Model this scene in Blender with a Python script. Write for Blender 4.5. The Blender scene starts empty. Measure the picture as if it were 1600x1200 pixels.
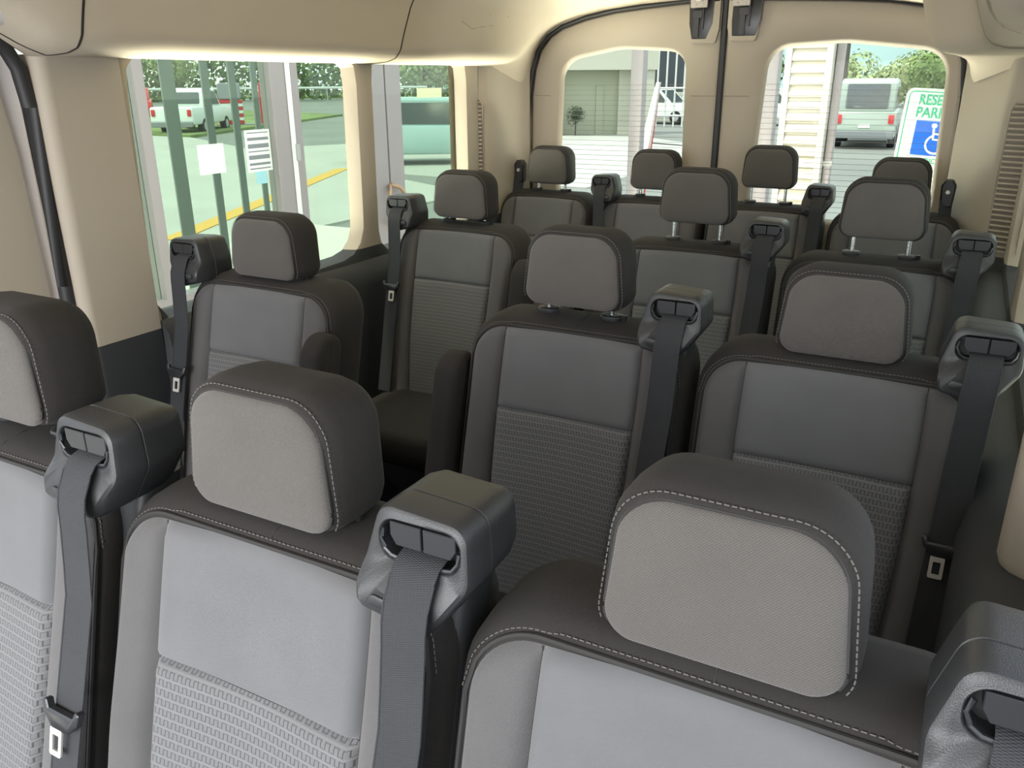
import bpy, bmesh, math, random
from mathutils import Vector, Matrix, noise
C = bpy.context.scene.collection
SC = bpy.context.scene
R = math.radians
random.seed(7)

# ---------------------------------------------------------------- camera
cam_d = bpy.data.cameras.new('camera')
cam = bpy.data.objects.new('camera', cam_d)
C.objects.link(cam)
rx = Vector((0.88108806, 0.4729183, -0.00566709))
uy = Vector((-0.15896699, 0.30741209, 0.9382043))
fw = Vector((-0.44543611, 0.82573972, -0.34603552))
M = Matrix((rx, uy, -fw)).transposed().to_4x4()
M.translation = Vector((0.8771, 0.0, 1.449))
cam.matrix_world = M
cam_d.sensor_width = 36.0
cam_d.lens = 1282.9 / 1600 * 36
cam_d.clip_start = 0.02
cam_d.clip_end = 500
SC.camera = cam

# ---------------------------------------------------------------- world, sun, exposure
SC.view_settings.view_transform = 'Standard'
SC.view_settings.look = 'None'
SC.view_settings.gamma = 1.0
SC.view_settings.use_curve_mapping = False
SC.view_settings.exposure = 0.0
SKY_STRENGTH = 2.7
SUN_STRENGTH = 4.2
W = bpy.data.worlds.new('sky')
SC.world = W
W.use_nodes = True
nt = W.node_tree
for n in list(nt.nodes):
    nt.nodes.remove(n)
o_ = nt.nodes.new('ShaderNodeOutputWorld')
bg = nt.nodes.new('ShaderNodeBackground')
tc = nt.nodes.new('ShaderNodeTexCoord')
sep = nt.nodes.new('ShaderNodeSeparateXYZ')
cr = nt.nodes.new('ShaderNodeValToRGB')
nz = nt.nodes.new('ShaderNodeTexNoise')
cr2 = nt.nodes.new('ShaderNodeValToRGB')
mx = nt.nodes.new('ShaderNodeMixRGB')
cr.color_ramp.elements[0].position = 0.0
cr.color_ramp.elements[0].color = (0.80, 0.88, 0.94, 1)
cr.color_ramp.elements[1].position = 0.7
cr.color_ramp.elements[1].color = (0.62, 0.76, 0.95, 1)
nz.inputs['Scale'].default_value = 3.0
nz.inputs['Detail'].default_value = 4
cr2.color_ramp.elements[0].position = 0.45
cr2.color_ramp.elements[1].position = 0.62
mx.inputs[2].default_value = (1.0, 0.99, 0.96, 1)
L = nt.links.new
L(tc.outputs['Generated'], sep.inputs[0])
L(sep.outputs['Z'], cr.inputs[0])
L(tc.outputs['Generated'], nz.inputs['Vector'])
L(nz.outputs[0], cr2.inputs[0])
L(cr2.outputs[0], mx.inputs[0])
L(cr.outputs[0], mx.inputs[1])
L(mx.outputs[0], bg.inputs[0])
bg.inputs[1].default_value = SKY_STRENGTH
L(bg.outputs[0], o_.inputs[0])
sd = bpy.data.lights.new('sun', 'SUN')
sd.energy = SUN_STRENGTH
sd.angle = R(3)
sd.color = (1.0, 0.94, 0.84)
so = bpy.data.objects.new('sun', sd)
C.objects.link(so)
so.rotation_euler = Vector((0.22, 0.42, -0.88)).to_track_quat('-Z', 'Y').to_euler()   # high sun from ahead of the van


def fill_lamp(name, loc, aim, sx, sy, power, col):
    """large soft daylight source outside one of the van's glazed openings"""
    d = bpy.data.lights.new(name, 'AREA')
    d.shape = 'RECTANGLE'
    d.size, d.size_y = sx, sy
    d.energy = power
    d.color = col
    o = bpy.data.objects.new(name, d)
    C.objects.link(o)
    o.location = loc
    o.rotation_euler = (Vector(aim) - Vector(loc)).to_track_quat('-Z', 'Y').to_euler()
    return o


fill_lamp('windscreen_fill', (0.15, -1.35, 1.22), (0.1, 1.2, 1.15), 1.7, 0.75, 62, (0.98, 0.98, 1.0))  # added lamp, stands in for light through the windscreen
fill_lamp('left_window_fill', (-1.80, 2.2, 0.18), (0.25, 2.6, 1.75), 1.9, 0.5, 290, (1.0, 0.91, 0.80))  # added low under the sill line to brighten the headliner
fill_lamp('rear_window_fill', (-0.05, 4.0, 0.35), (-0.1, 2.5, 1.85), 1.5, 0.5, 105, (1.0, 0.91, 0.80))  # added low behind the doors to brighten the rear headliner
fill_lamp('right_window_fill', (1.80, 2.0, 0.45), (-0.5, 2.0, 1.75), 1.9, 0.6, 12, (1.0, 0.93, 0.82))  # added low outside the right windows, weak fill
SC.cycles.max_bounces = 10
SC.cycles.transparent_max_bounces = 16
SC.cycles.sample_clamp_indirect = 6.0
SC.cycles.use_denoising = True


# ---------------------------------------------------------------- helpers
class MB:
    def __init__(s):
        s.v = []
        s.f = []

    def add(s, vs, fs):
        b = len(s.v)
        s.v += [tuple(p) for p in vs]
        s.f += [tuple(i + b for i in f) for f in fs]
        return s

    def loft(s, rings, cap0=True, cap1=True, closed=True):
        n = len(rings[0])
        vs = [p for r_ in rings for p in r_]
        fs = []
        for k in range(len(rings) - 1):
            for i in range(n if closed else n - 1):
                j = (i + 1) % n
                fs.append((k * n + i, k * n + j, (k + 1) * n + j, (k + 1) * n + i))
        if cap0:
            fs.append(tuple(range(n)))
        if cap1:
            fs.append(tuple((len(rings) - 1) * n + i for i in range(n)))
        return s.add(vs, fs)

    def box(s, x0, x1, y0, y1, z0, z1):
        vs = [(x, y, z) for x in (x0, x1) for y in (y0, y1) for z in (z0, z1)]
        return s.add(vs, [(0, 1, 3, 2), (4, 6, 7, 5), (0, 4, 5, 1), (2, 3, 7, 6), (0, 2, 6, 4), (1, 5, 7, 3)])

    def tube(s, path, r, n=8, caps=True):
        path = [Vector(p) for p in path]
        rings = []
        for i, p in enumerate(path):
            a = path[max(0, i - 1)]
            b = path[min(len(path) - 1, i + 1)]
            t = (b - a).normalized()
            u = t.cross(Vector((0, 0, 1)))
            if u.length < 1e-3:
                u = t.cross(Vector((1, 0, 0)))
            u.normalize()
            w = t.cross(u)
            rr = r[i] if isinstance(r, (list, tuple)) else r
            rings.append([p + (u * math.cos(2 * math.pi * k / n) + w * math.sin(2 * math.pi * k / n)) * rr for k in range(n)])
        return s.loft(rings, caps, caps)

    def ribbon(s, path, half, side, th=0.0016):
        """flat strap: path points, half width along `side` vectors, thickness th"""
        rings = []
        path = [Vector(p) for p in path]
        for i, p in enumerate(path):
            a = path[max(0, i - 1)]
            b = path[min(len(path) - 1, i + 1)]
            t = (b - a).normalized()
            sv = Vector(side)
            nn = t.cross(sv).normalized() * th / 2
            rings.append([p - sv * half - nn, p + sv * half - nn, p + sv * half + nn, p - sv * half + nn])
        return s.loft(rings)

    def grid(s, fn, nu, nv):
        vs = [fn(i / nu, j / nv) for j in range(nv + 1) for i in range(nu + 1)]
        fs = [(j * (nu + 1) + i, j * (nu + 1) + i + 1, (j + 1) * (nu + 1) + i + 1, (j + 1) * (nu + 1) + i)
              for j in range(nv) for i in range(nu)]
        return s.add(vs, fs)

    def pillow(s, outline, rings, dome=None, axis='y', cap1=True):
        """outline [(a,b)] counter-clockwise; rings [(depth, inset)]; dome (height, n) rounds off the first ring's cap"""
        def P(a, b, d):
            return (a, d, b) if axis == 'y' else ((d, a, b) if axis == 'x' else (a, b, d))
        rr = []
        first = inset(outline, rings[0][1])
        if dome:
            h, n = dome
            cx = sum(p[0] for p in first) / len(first)
            cy = sum(p[1] for p in first) / len(first)
            for k in range(n, 0, -1):
                q = k / n
                sc = 1 - 0.96 * q
                dd = rings[0][0] - h * (1 - (1 - q) ** 2.6) if h >= 0 else rings[0][0] - h * (1 - (1 - q) ** 2.6)
                rr.append([P(cx + (p[0] - cx) * sc, cy + (p[1] - cy) * sc, dd) for p in first])
        for d, i in rings:
            rr.append([P(p[0], p[1], d) for p in inset(outline, i)])
        return s.loft(rr, True, cap1)

    def map(s, fn):
        s.v = [tuple(fn(Vector(p))) for p in s.v]
        return s

    def merge(s, o):
        return s.add(o.v, o.f)


def inset(pts, d):
    if abs(d) < 1e-9:
        return list(pts)
    n = len(pts)
    out = []
    for i in range(n):
        a, b, c = Vector(pts[i - 1]), Vector(pts[i]), Vector(pts[(i + 1) % n])
        t = c - a
        if t.length < 1e-9:
            out.append(tuple(b))
            continue
        t.normalize()
        out.append((b.x - t.y * d, b.y + t.x * d))
    return out


def rpoly(pts, rad, n=6):
    """rounded polygon, counter-clockwise"""
    out = []
    m = len(pts)
    for i in range(m):
        a, b, c = Vector(pts[i - 1]), Vector(pts[i]), Vector(pts[(i + 1) % m])
        r = rad[i] if isinstance(rad, (list, tuple)) else rad
        u = (a - b).normalized()
        v = (c - b).normalized()
        ang = u.angle(v)
        if r < 1e-6 or ang > math.pi - 0.02:
            out.append(tuple(b))
            continue
        d = r / math.tan(ang / 2)
        cen = b + (u + v).normalized() * (r / math.sin(ang / 2))
        p0 = b + u * d
        p1 = b + v * d
        a0 = math.atan2(p0.y - cen.y, p0.x - cen.x)
        a1 = math.atan2(p1.y - cen.y, p1.x - cen.x)
        da = (a1 - a0 + math.pi) % (2 * math.pi) - math.pi
        for k in range(n + 1):
            t = a0 + da * k / n
            out.append((cen.x + r * math.cos(t), cen.y + r * math.sin(t)))
    return out


def rrect(x0, x1, z0, z1, r, n=6):
    return rpoly([(x0, z0), (x1, z0), (x1, z1), (x0, z1)], r, n)


def resample(pts, n):
    """closed outline resampled to n points evenly by length"""
    L_ = [0]
    m = len(pts)
    for i in range(m):
        L_.append(L_[-1] + (Vector(pts[(i + 1) % m]) - Vector(pts[i])).length)
    out = []
    k = 0
    for i in range(n):
        t = L_[-1] * i / n
        while L_[k + 1] < t:
            k += 1
        q = (t - L_[k]) / max(1e-9, L_[k + 1] - L_[k])
        a, b = Vector(pts[k]), Vector(pts[(k + 1) % m])
        out.append(tuple(a + (b - a) * q))
    return out


def by_angle(pts, c, n):
    """points where rays from c at n even angles cross the closed outline"""
    out = []
    m = len(pts)
    for i in range(n):
        t = 2 * math.pi * i / n
        d = Vector((math.cos(t), math.sin(t)))
        best = 0
        for k in range(m):
            a = Vector(pts[k]) - Vector(c)
            b = Vector(pts[(k + 1) % m]) - Vector(c)
            e = b - a
            den = d.x * (-e.y) - d.y * (-e.x)
            if abs(den) < 1e-12:
                continue
            tt = (a.x * (-e.y) - a.y * (-e.x)) / den
            ss = (d.x * a.y - d.y * a.x) / den
            if tt > 0 and -1e-6 <= ss <= 1 + 1e-6:
                best = max(best, tt)
        out.append((c[0] + d.x * best, c[1] + d.y * best))
    return out


def mesh(name, mb, mat, smooth=True, angle=38):
    me = bpy.data.meshes.new(name)
    me.from_pydata(mb.v, [], mb.f)
    bm = bmesh.new()
    bm.from_mesh(me)
    bmesh.ops.recalc_face_normals(bm, faces=bm.faces)
    bm.to_mesh(me)
    bm.free()
    if mat:
        me.materials.append(mat)
    if smooth:
        for p in me.polygons:
            p.use_smooth = True
        me.set_sharp_from_angle(angle=R(angle))
    return me


def obj(name, mb, mat=None, parent=None, loc=(0, 0, 0), rot=(0, 0, 0), **k):
    me = mb if isinstance(mb, bpy.types.Mesh) else mesh(name, mb, mat, **k)
    o = bpy.data.objects.new(name, me)
    C.objects.link(o)
    o.location = loc
    o.rotation_euler = rot
    if parent:
        o.parent = parent
    return o


def thing(name, label, cat, loc=(0, 0, 0), rz=0, group=None):
    o = bpy.data.objects.new(name, None)
    C.objects.link(o)
    o.empty_display_size = 0.1
    o.location = loc
    o.rotation_euler = (0, 0, rz)
    return tag(o, label, cat, group)


def tag(o, label, cat, group=None):
    o['label'] = label
    o['category'] = cat
    if group:
        o['group'] = group
    return o


def struct(name, mb, mat, parent=None, label=None, cat=None, **k):
    o = obj(name, mb, mat, parent, **k)
    o['kind'] = 'structure'
    if label:
        o['label'] = label
    if cat:
        o['category'] = cat
    return o


# ---------------------------------------------------------------- materials
def mat(name, col, rough=0.6, metal=0.0, spec=0.5, noise_bump=None, var=None, emit=None, sheen=0):
    m = bpy.data.materials.new(name)
    m.use_nodes = True
    t = m.node_tree
    b = t.nodes['Principled BSDF']
    b.inputs['Base Color'].default_value = (*col, 1)
    b.inputs['Roughness'].default_value = rough
    b.inputs['Metallic'].default_value = metal
    b.inputs['Specular IOR Level'].default_value = spec
    if sheen:
        b.inputs['Sheen Weight'].default_value = sheen
        b.inputs['Sheen Roughness'].default_value = 0.5
    if emit:
        b.inputs['Emission Color'].default_value = (*emit[:3], 1)
        b.inputs['Emission Strength'].default_value = emit[3]
    if noise_bump or var:
        co = t.nodes.new('ShaderNodeTexCoord')
    if noise_bump:
        sc, st = noise_bump
        n_ = t.nodes.new('ShaderNodeTexNoise')
        n_.inputs['Scale'].default_value = sc
        n_.inputs['Detail'].default_value = 2
        t.links.new(co.outputs['Object'], n_.inputs['Vector'])
        bp = t.nodes.new('ShaderNodeBump')
        bp.inputs['Strength'].default_value = st
        bp.inputs['Distance'].default_value = 0.002
        t.links.new(n_.outputs[0], bp.inputs['Height'])
        t.links.new(bp.outputs[0], b.inputs['Normal'])
    if var:
        sc, amt = var
        n_ = t.nodes.new('ShaderNodeTexNoise')
        n_.inputs['Scale'].default_value = sc
        n_.inputs['Detail'].default_value = 4
        t.links.new(co.outputs['Object'], n_.inputs['Vector'])
        mp = t.nodes.new('ShaderNodeMapRange')
        mp.inputs['From Min'].default_value = 0.3
        mp.inputs['From Max'].default_value = 0.7
        mp.inputs['To Min'].default_value = 1 - amt
        mp.inputs['To Max'].default_value = 1 + amt
        t.links.new(n_.outputs[0], mp.inputs['Value'])
        mu = t.nodes.new('ShaderNodeMixRGB')
        mu.blend_type = 'MULTIPLY'
        mu.inputs[0].default_value = 1
        mu.inputs[1].default_value = (*col, 1)
        t.links.new(mp.outputs[0], mu.inputs[2])
        t.links.new(mu.outputs[0], b.inputs['Base Color'])
    return m


def fabric(name, col, period, contrast, bump, sx=1.0, sz=1.0, rough=0.9, sheen=0.25):
    """twill / canvas weave: product of two sine waves on object x and z (y added so that sides carry it too)"""
    m = mat(name, col, rough, spec=0.25, sheen=sheen)
    t = m.node_tree
    b = t.nodes['Principled BSDF']
    co = t.nodes.new('ShaderNodeTexCoord')
    se = t.nodes.new('ShaderNodeSeparateXYZ')
    t.links.new(co.outputs['Object'], se.inputs[0])

    def M_(op, a, c=None, c2=None):
        n_ = t.nodes.new('ShaderNodeMath')
        n_.operation = op
        for i, x in enumerate((a, c, c2)):
            if x is None:
                continue
            if isinstance(x, (int, float)):
                n_.inputs[i].default_value = x
            else:
                t.links.new(x, n_.inputs[i])
        return n_.outputs[0]
    k = 2 * math.pi / period
    zz = M_('ADD', se.outputs['Z'], M_('MULTIPLY', se.outputs['Y'], 0.7))
    xx = M_('ADD', se.outputs['X'], M_('MULTIPLY', se.outputs['Y'], 0.4))
    a = M_('SINE', M_('MULTIPLY', xx, k * sx))
    c = M_('SINE', M_('MULTIPLY', zz, k * sz))
    h = M_('MULTIPLY', a, c)
    fac = M_('MULTIPLY_ADD', h, contrast, 1.0)
    nn = t.nodes.new('ShaderNodeTexNoise')
    nn.inputs['Scale'].default_value = 14
    nn.inputs['Detail'].default_value = 5
    t.links.new(co.outputs['Object'], nn.inputs['Vector'])
    fac2 = M_('MULTIPLY', fac, M_('MULTIPLY_ADD', nn.outputs[0], 0.25, 0.875))
    mu = t.nodes.new('ShaderNodeMixRGB')
    mu.blend_type = 'MULTIPLY'
    mu.inputs[0].default_value = 1
    mu.inputs[1].default_value = (*col, 1)
    t.links.new(fac2, mu.inputs[2])
    t.links.new(mu.outputs[0], b.inputs['Base Color'])
    bp = t.nodes.new('ShaderNodeBump')
    bp.inputs['Strength'].default_value = bump
    bp.inputs['Distance'].default_value = 0.0006
    t.links.new(h, bp.inputs['Height'])
    t.links.new(bp.outputs[0], b.inputs['Normal'])
    return m


def basket(name, col, w=0.0120, h=0.0112):
    """woven seat insert: courses of a dark square meander with a light thread between them"""
    m = mat(name, col, 0.85, spec=0.3, sheen=0.2)
    t = m.node_tree
    b = t.nodes['Principled BSDF']
    co = t.nodes.new('ShaderNodeTexCoord')
    se = t.nodes.new('ShaderNodeSeparateXYZ')
    t.links.new(co.outputs['Object'], se.inputs[0])

    def M_(op, a, c=None, c2=None):
        n_ = t.nodes.new('ShaderNodeMath')
        n_.operation = op
        for i, x in enumerate((a, c, c2)):
            if x is None:
                continue
            if isinstance(x, (int, float)):
                n_.inputs[i].default_value = x
            else:
                t.links.new(x, n_.inputs[i])
        return n_.outputs[0]
    z = M_('DIVIDE', se.outputs['Z'], h)
    row = M_('FLOOR', z)
    v = M_('FRACT', z)
    u = M_('FRACT', M_('ADD', M_('DIVIDE', M_('ADD', se.outputs['X'], 5.0), w), M_('MULTIPLY', M_('FRACT', M_('MULTIPLY', row, 0.5)), 0.55)))
    du = M_('PINGPONG', u, 0.25)                     # 0 at u = 0, .5, 1
    vert = M_('MULTIPLY', M_('LESS_THAN', du, 0.055), M_('LESS_THAN', M_('ABSOLUTE', M_('SUBTRACT', v, 0.42)), 0.33))
    left = M_('LESS_THAN', u, 0.5)
    top = M_('MULTIPLY', left, M_('LESS_THAN', M_('ABSOLUTE', M_('SUBTRACT', v, 0.72)), 0.045))
    bot = M_('MULTIPLY', M_('SUBTRACT', 1.0, left), M_('LESS_THAN', M_('ABSOLUTE', M_('SUBTRACT', v, 0.12)), 0.045))
    dark = M_('MAXIMUM', vert, M_('MULTIPLY', M_('MAXIMUM', top, bot), 0.6))
    light = M_('GREATER_THAN', v, 0.82)
    fac = M_('SUBTRACT', M_('MULTIPLY_ADD', light, 0.18, 0.95), M_('MULTIPLY', dark, 0.55))
    mu = t.nodes.new('ShaderNodeMixRGB')
    mu.blend_type = 'MULTIPLY'
    mu.inputs[0].default_value = 1
    mu.inputs[1].default_value = (*col, 1)
    t.links.new(fac, mu.inputs[2])
    t.links.new(mu.outputs[0], b.inputs['Base Color'])
    bp = t.nodes.new('ShaderNodeBump')
    bp.inputs['Strength'].default_value = 0.6
    bp.inputs['Distance'].default_value = 0.0012
    t.links.new(fac, bp.inputs['Height'])
    t.links.new(bp.outputs[0], b.inputs['Normal'])
    return m


def glass(name, tint, gloss=0.003):
    m = bpy.data.materials.new(name)
    m.use_nodes = True
    t = m.node_tree
    for n in list(t.nodes):
        t.nodes.remove(n)
    o = t.nodes.new('ShaderNodeOutputMaterial')
    tr = t.nodes.new('ShaderNodeBsdfTransparent')
    tr.inputs[0].default_value = (*tint, 1)
    gl = t.nodes.new('ShaderNodeBsdfGlossy')
    gl.inputs['Roughness'].default_value = 0.02
    fr = t.nodes.new('ShaderNodeLayerWeight')
    fr.inputs['Blend'].default_value = 0.5
    pw = t.nodes.new('ShaderNodeMath')
    pw.operation = 'POWER'
    pw.inputs[1].default_value = 5
    t.links.new(fr.outputs['Facing'], pw.inputs[0])
    mu = t.nodes.new('ShaderNodeMath')
    mu.operation = 'MULTIPLY_ADD'
    mu.inputs[1].default_value = 0.9
    mu.inputs[2].default_value = gloss
    t.links.new(pw.outputs[0], mu.inputs[0])
    mi = t.nodes.new('ShaderNodeMixShader')
    t.links.new(mu.outputs[0], mi.inputs[0])
    t.links.new(tr.outputs[0], mi.inputs[1])
    t.links.new(gl.outputs[0], mi.inputs[2])
    t.links.new(mi.outputs[0], o.inputs[0])
    return m


MT = {}
MT['trim'] = mat('beige_trim', (0.385, 0.338, 0.272), 0.62, noise_bump=(900, 0.12), var=(2.5, 0.03))
MT['liner'] = mat('headliner', (0.50, 0.435, 0.345), 0.85, noise_bump=(500, 0.15), var=(3, 0.04))
MT['dark_trim'] = mat('dark_trim', (0.035, 0.037, 0.041), 0.6, noise_bump=(700, 0.15))
MT['rubber'] = mat('rubber_seal', (0.02, 0.02, 0.022), 0.55)
MT['gap'] = mat('panel_gap', (0.02, 0.017, 0.014), 0.9)
MT['paint'] = mat('white_paint', (0.82, 0.79, 0.78), 0.3)
MT['band'] = fabric('charcoal_cloth', (0.031, 0.0285, 0.0268), 0.0022, 0.25, 0.3, sheen=0.03)
MT['head'] = fabric('headrest_cloth', (0.095, 0.088, 0.081), 0.0027, 0.30, 0.5)
MT['panel'] = fabric('panel_cloth', (0.130, 0.131, 0.136), 0.0016, 0.10, 0.15)
MT['bolster'] = fabric('bolster_cloth', (0.098, 0.095, 0.096), 0.0026, 0.22, 0.35)
MT['woven'] = basket('woven_cloth', (0.150, 0.150, 0.154))
MT['thread'] = mat('thread', (0.13, 0.122, 0.112), 0.8)
MT['thread_dark'] = mat('seam_cord', (0.03, 0.029, 0.028), 0.85)
MT['plastic'] = mat('black_plastic', (0.030, 0.031, 0.033), 0.42, noise_bump=(900, 0.2))
MT['plastic_smooth'] = mat('black_plastic_smooth', (0.022, 0.023, 0.026), 0.35)
MT['slot'] = mat('slot_black', (0.006, 0.006, 0.007), 0.6)
MT['belt'] = fabric('webbing', (0.032, 0.034, 0.038), 0.0024, 0.25, 0.5, sx=0.35, sz=1.0, rough=0.6, sheen=0.1)
MT['chrome'] = mat('steel_post', (0.75, 0.76, 0.76), 0.22, metal=1.0)
MT['steel'] = mat('tongue_steel', (0.66, 0.63, 0.58), 0.35, metal=0.35)
MT['zinc'] = mat('zinc_plate', (0.42, 0.38, 0.34), 0.5, metal=0.3)
MT['floor'] = mat('floor_mat', (0.02, 0.02, 0.022), 0.8, noise_bump=(80, 0.3))
MT['glass_side'] = glass('side_glass', (0.86, 0.89, 0.83))
MT['glass_rear'] = glass('rear_glass', (0.86, 0.90, 0.85))
MT['wire'] = mat('heater_wire', (0.20, 0.19, 0.15), 0.6)

# ================================================================ VAN SHELL
ZL = 1.51            # headliner lip
XL, XR = -0.93, 1.03  # inner wall faces

# ---- floor
fl = MB().box(-0.93, 1.0, -0.5, 3.42, -0.06, 0.0)
struct('floor', fl, MT['floor'], smooth=False)


def face_frame(opening, y0, y1, z0, z1, xw, xg, n=64, r=0.02):
    """wall panel around a window: outer rectangle -> rolled lip -> reveal to the glass. Outlines in (y,z)."""
    oy = sum(p[0] for p in opening) / len(opening)
    oz = sum(p[1] for p in opening) / len(opening)
    inn = by_angle(opening, (oy, oz), n)
    out = by_angle([(y0, z0), (y1, z0), (y1, z1), (y0, z1)], (oy, oz), n)
    # snap the nearest samples to the outer corners
    for cy, cz in ((y0, z0), (y1, z0), (y1, z1), (y0, z1)):
        k = min(range(n), key=lambda i: (out[i][0] - cy) ** 2 + (out[i][1] - cz) ** 2)
        out[k] = (cy, cz)
    s = 1 if xg > xw else -1
    lip = inset(inn, -r)
    mid = inset(inn, -r * 0.3)
    deep = inset(inn, 0.006)
    rings = [[(xw, a, b) for a, b in out], [(xw, a, b) for a, b in lip], [(xw + s * r * 0.3, a, b) for a, b in mid],
             [(xw + s * r, a, b) for a, b in inn], [(xg, a, b) for a, b in deep]]
    return MB().loft(rings, False, False), inn


def lower_split(y0, y1, z0, zt, x0, x1):
    return MB().box(min(x0, x1), max(x0, x1), y0, y1, z0, zt)


ZB = 0.875   # beige / charcoal trim split height
# ---- left wall: two window bays, pillars as part of the bays
wall_left = bpy.data.objects.new('wall_left', None)
C.objects.link(wall_left)
wall_left['kind'] = 'structure'
wall_left['label'] = 'beige left side wall with two windows and charcoal lower trim'
op1 = rpoly([(1.405, 0.862), (2.275, 0.888), (2.29, 1.525), (1.425, 1.525)], [0.05, 0.11, 0.06, 0.07], 8)
op2 = rpoly([(2.372, 0.875), (2.985, 0.885), (2.985, 1.525), (2.385, 1.525)], [0.07, 0.07, 0.05, 0.05], 8)
b1, in1 = face_frame(op1, 1.205, 2.335, 0.80, 1.60, XL, -0.985, r=0.022)
b2, in2 = face_frame(op2, 2.335, 3.07, ZB - 0.02, 1.60, XL, -0.985, r=0.022)
MT_split = None


def split_mat(name, zcut, up, lo, rough=0.6, low=None):
    """one moulding in two plastics: beige above the split height, charcoal below (object z)"""
    m = mat(name, up, rough, noise_bump=(800, 0.12))
    t = m.node_tree
    b = t.nodes['Principled BSDF']
    co = t.nodes.new('ShaderNodeTexCoord')
    se = t.nodes.new('ShaderNodeSeparateXYZ')
    t.links.new(co.outputs['Object'], se.inputs[0])
    g = t.nodes.new('ShaderNodeMath')
    g.operation = 'GREATER_THAN'
    g.inputs[1].default_value = zcut
    if low:                                   # the split sits lower on the front pillar (y < low[0])
        st = t.nodes.new('ShaderNodeMath')
        st.operation = 'LESS_THAN'
        st.inputs[1].default_value = low[0]
        t.links.new(se.outputs['Y'], st.inputs[0])
        ma = t.nodes.new('ShaderNodeMath')
        ma.operation = 'MULTIPLY_ADD'
        ma.inputs[1].default_value = low[1] - zcut
        ma.inputs[2].default_value = zcut
        t.links.new(st.outputs[0], ma.inputs[0])
        t.links.new(ma.outputs[0], g.inputs[1])
    t.links.new(se.outputs['Z'], g.inputs[0])
    mi = t.nodes.new('ShaderNodeMixRGB')
    mi.inputs[1].default_value = (*lo, 1)
    mi.inputs[2].default_value = (*up, 1)
    t.links.new(g.outputs[0], mi.inputs[0])
    t.links.new(mi.outputs[0], b.inputs['Base Color'])
    return m


MT['trim_split'] = split_mat('two_tone_trim', 0.905, (0.385, 0.338, 0.272), (0.035, 0.037, 0.041))
MT['trim_split_low'] = split_mat('two_tone_front_trim', 0.905, (0.385, 0.338, 0.272), (0.035, 0.037, 0.041), low=(1.405, 0.842))
s1 = struct('window_surround', b1, MT['trim_split_low'], wall_left)
s2 = struct('window_surround', b2, MT['trim_split'], wall_left)
# front pillar (at the sliding door) with rounded front edge
pil = rpoly([(-1.02, 1.19), (-0.925, 1.19), (-0.925, 1.395), (-1.02, 1.395)], [0.0, 0.028, 0.0, 0.0], 8)
pm = MB().loft([[(a, b, 0.843) for a, b in pil], [(a, b, 1.51) for a, b in pil]])
struct('pillar_trim', pm, MT['trim'], wall_left)
pm = MB().loft([[(a, b, 0.0) for a, b in pil], [(a, b, 0.8415) for a, b in pil]])
struct('lower_pillar_trim', pm, MT['dark_trim'], wall_left)
# lower charcoal trim with a sill shelf that bulges inwards under the window
prof = [(-1.0, 0.0), (-0.90, 0.0), (-0.895, 0.30), (-0.90, 0.62), (-0.895, 0.78), (-0.905, 0.83), (-0.93, 0.862), (-1.0, 0.872)]
lt = MB().loft([[(x, 1.40, z) for x, z in prof], [(x, 3.07, z) for x, z in prof]])
struct('lower_trim', lt, MT['dark_trim'], wall_left)


# glass panes with dark edge gasket
def side_pane(name, inn, xg, y0, label, wallp):
    deep = inset(inn, -0.004)
    g = MB().loft([[(xg - 0.004, a, b) for a, b in deep], [(xg + 0.001, a, b) for a, b in deep]])
    o = struct(name, g, MT['glass_side'], label=label)
    ring = MB()
    a_ = inset(inn, 0.004)
    c_ = inset(inn, 0.0)
    s = 1 if xg < 0 else -1
    ring.loft([[(xg + s * 0.0015, p, q) for p, q in a_], [(xg + s * 0.006, p, q) for p, q in inset(inn, 0.003)], [(xg + s * 0.002, p, q) for p, q in c_]], False, False)
    struct('window_gasket', ring, MT['rubber'], o)
    return o


side_pane('window_1', in1, -0.985, 0, 'large tinted side window in the left wall', wall_left)
side_pane('window_2', in2, -0.985, 0, 'narrow tinted side window nearest the rear on the left', wall_left)


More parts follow.
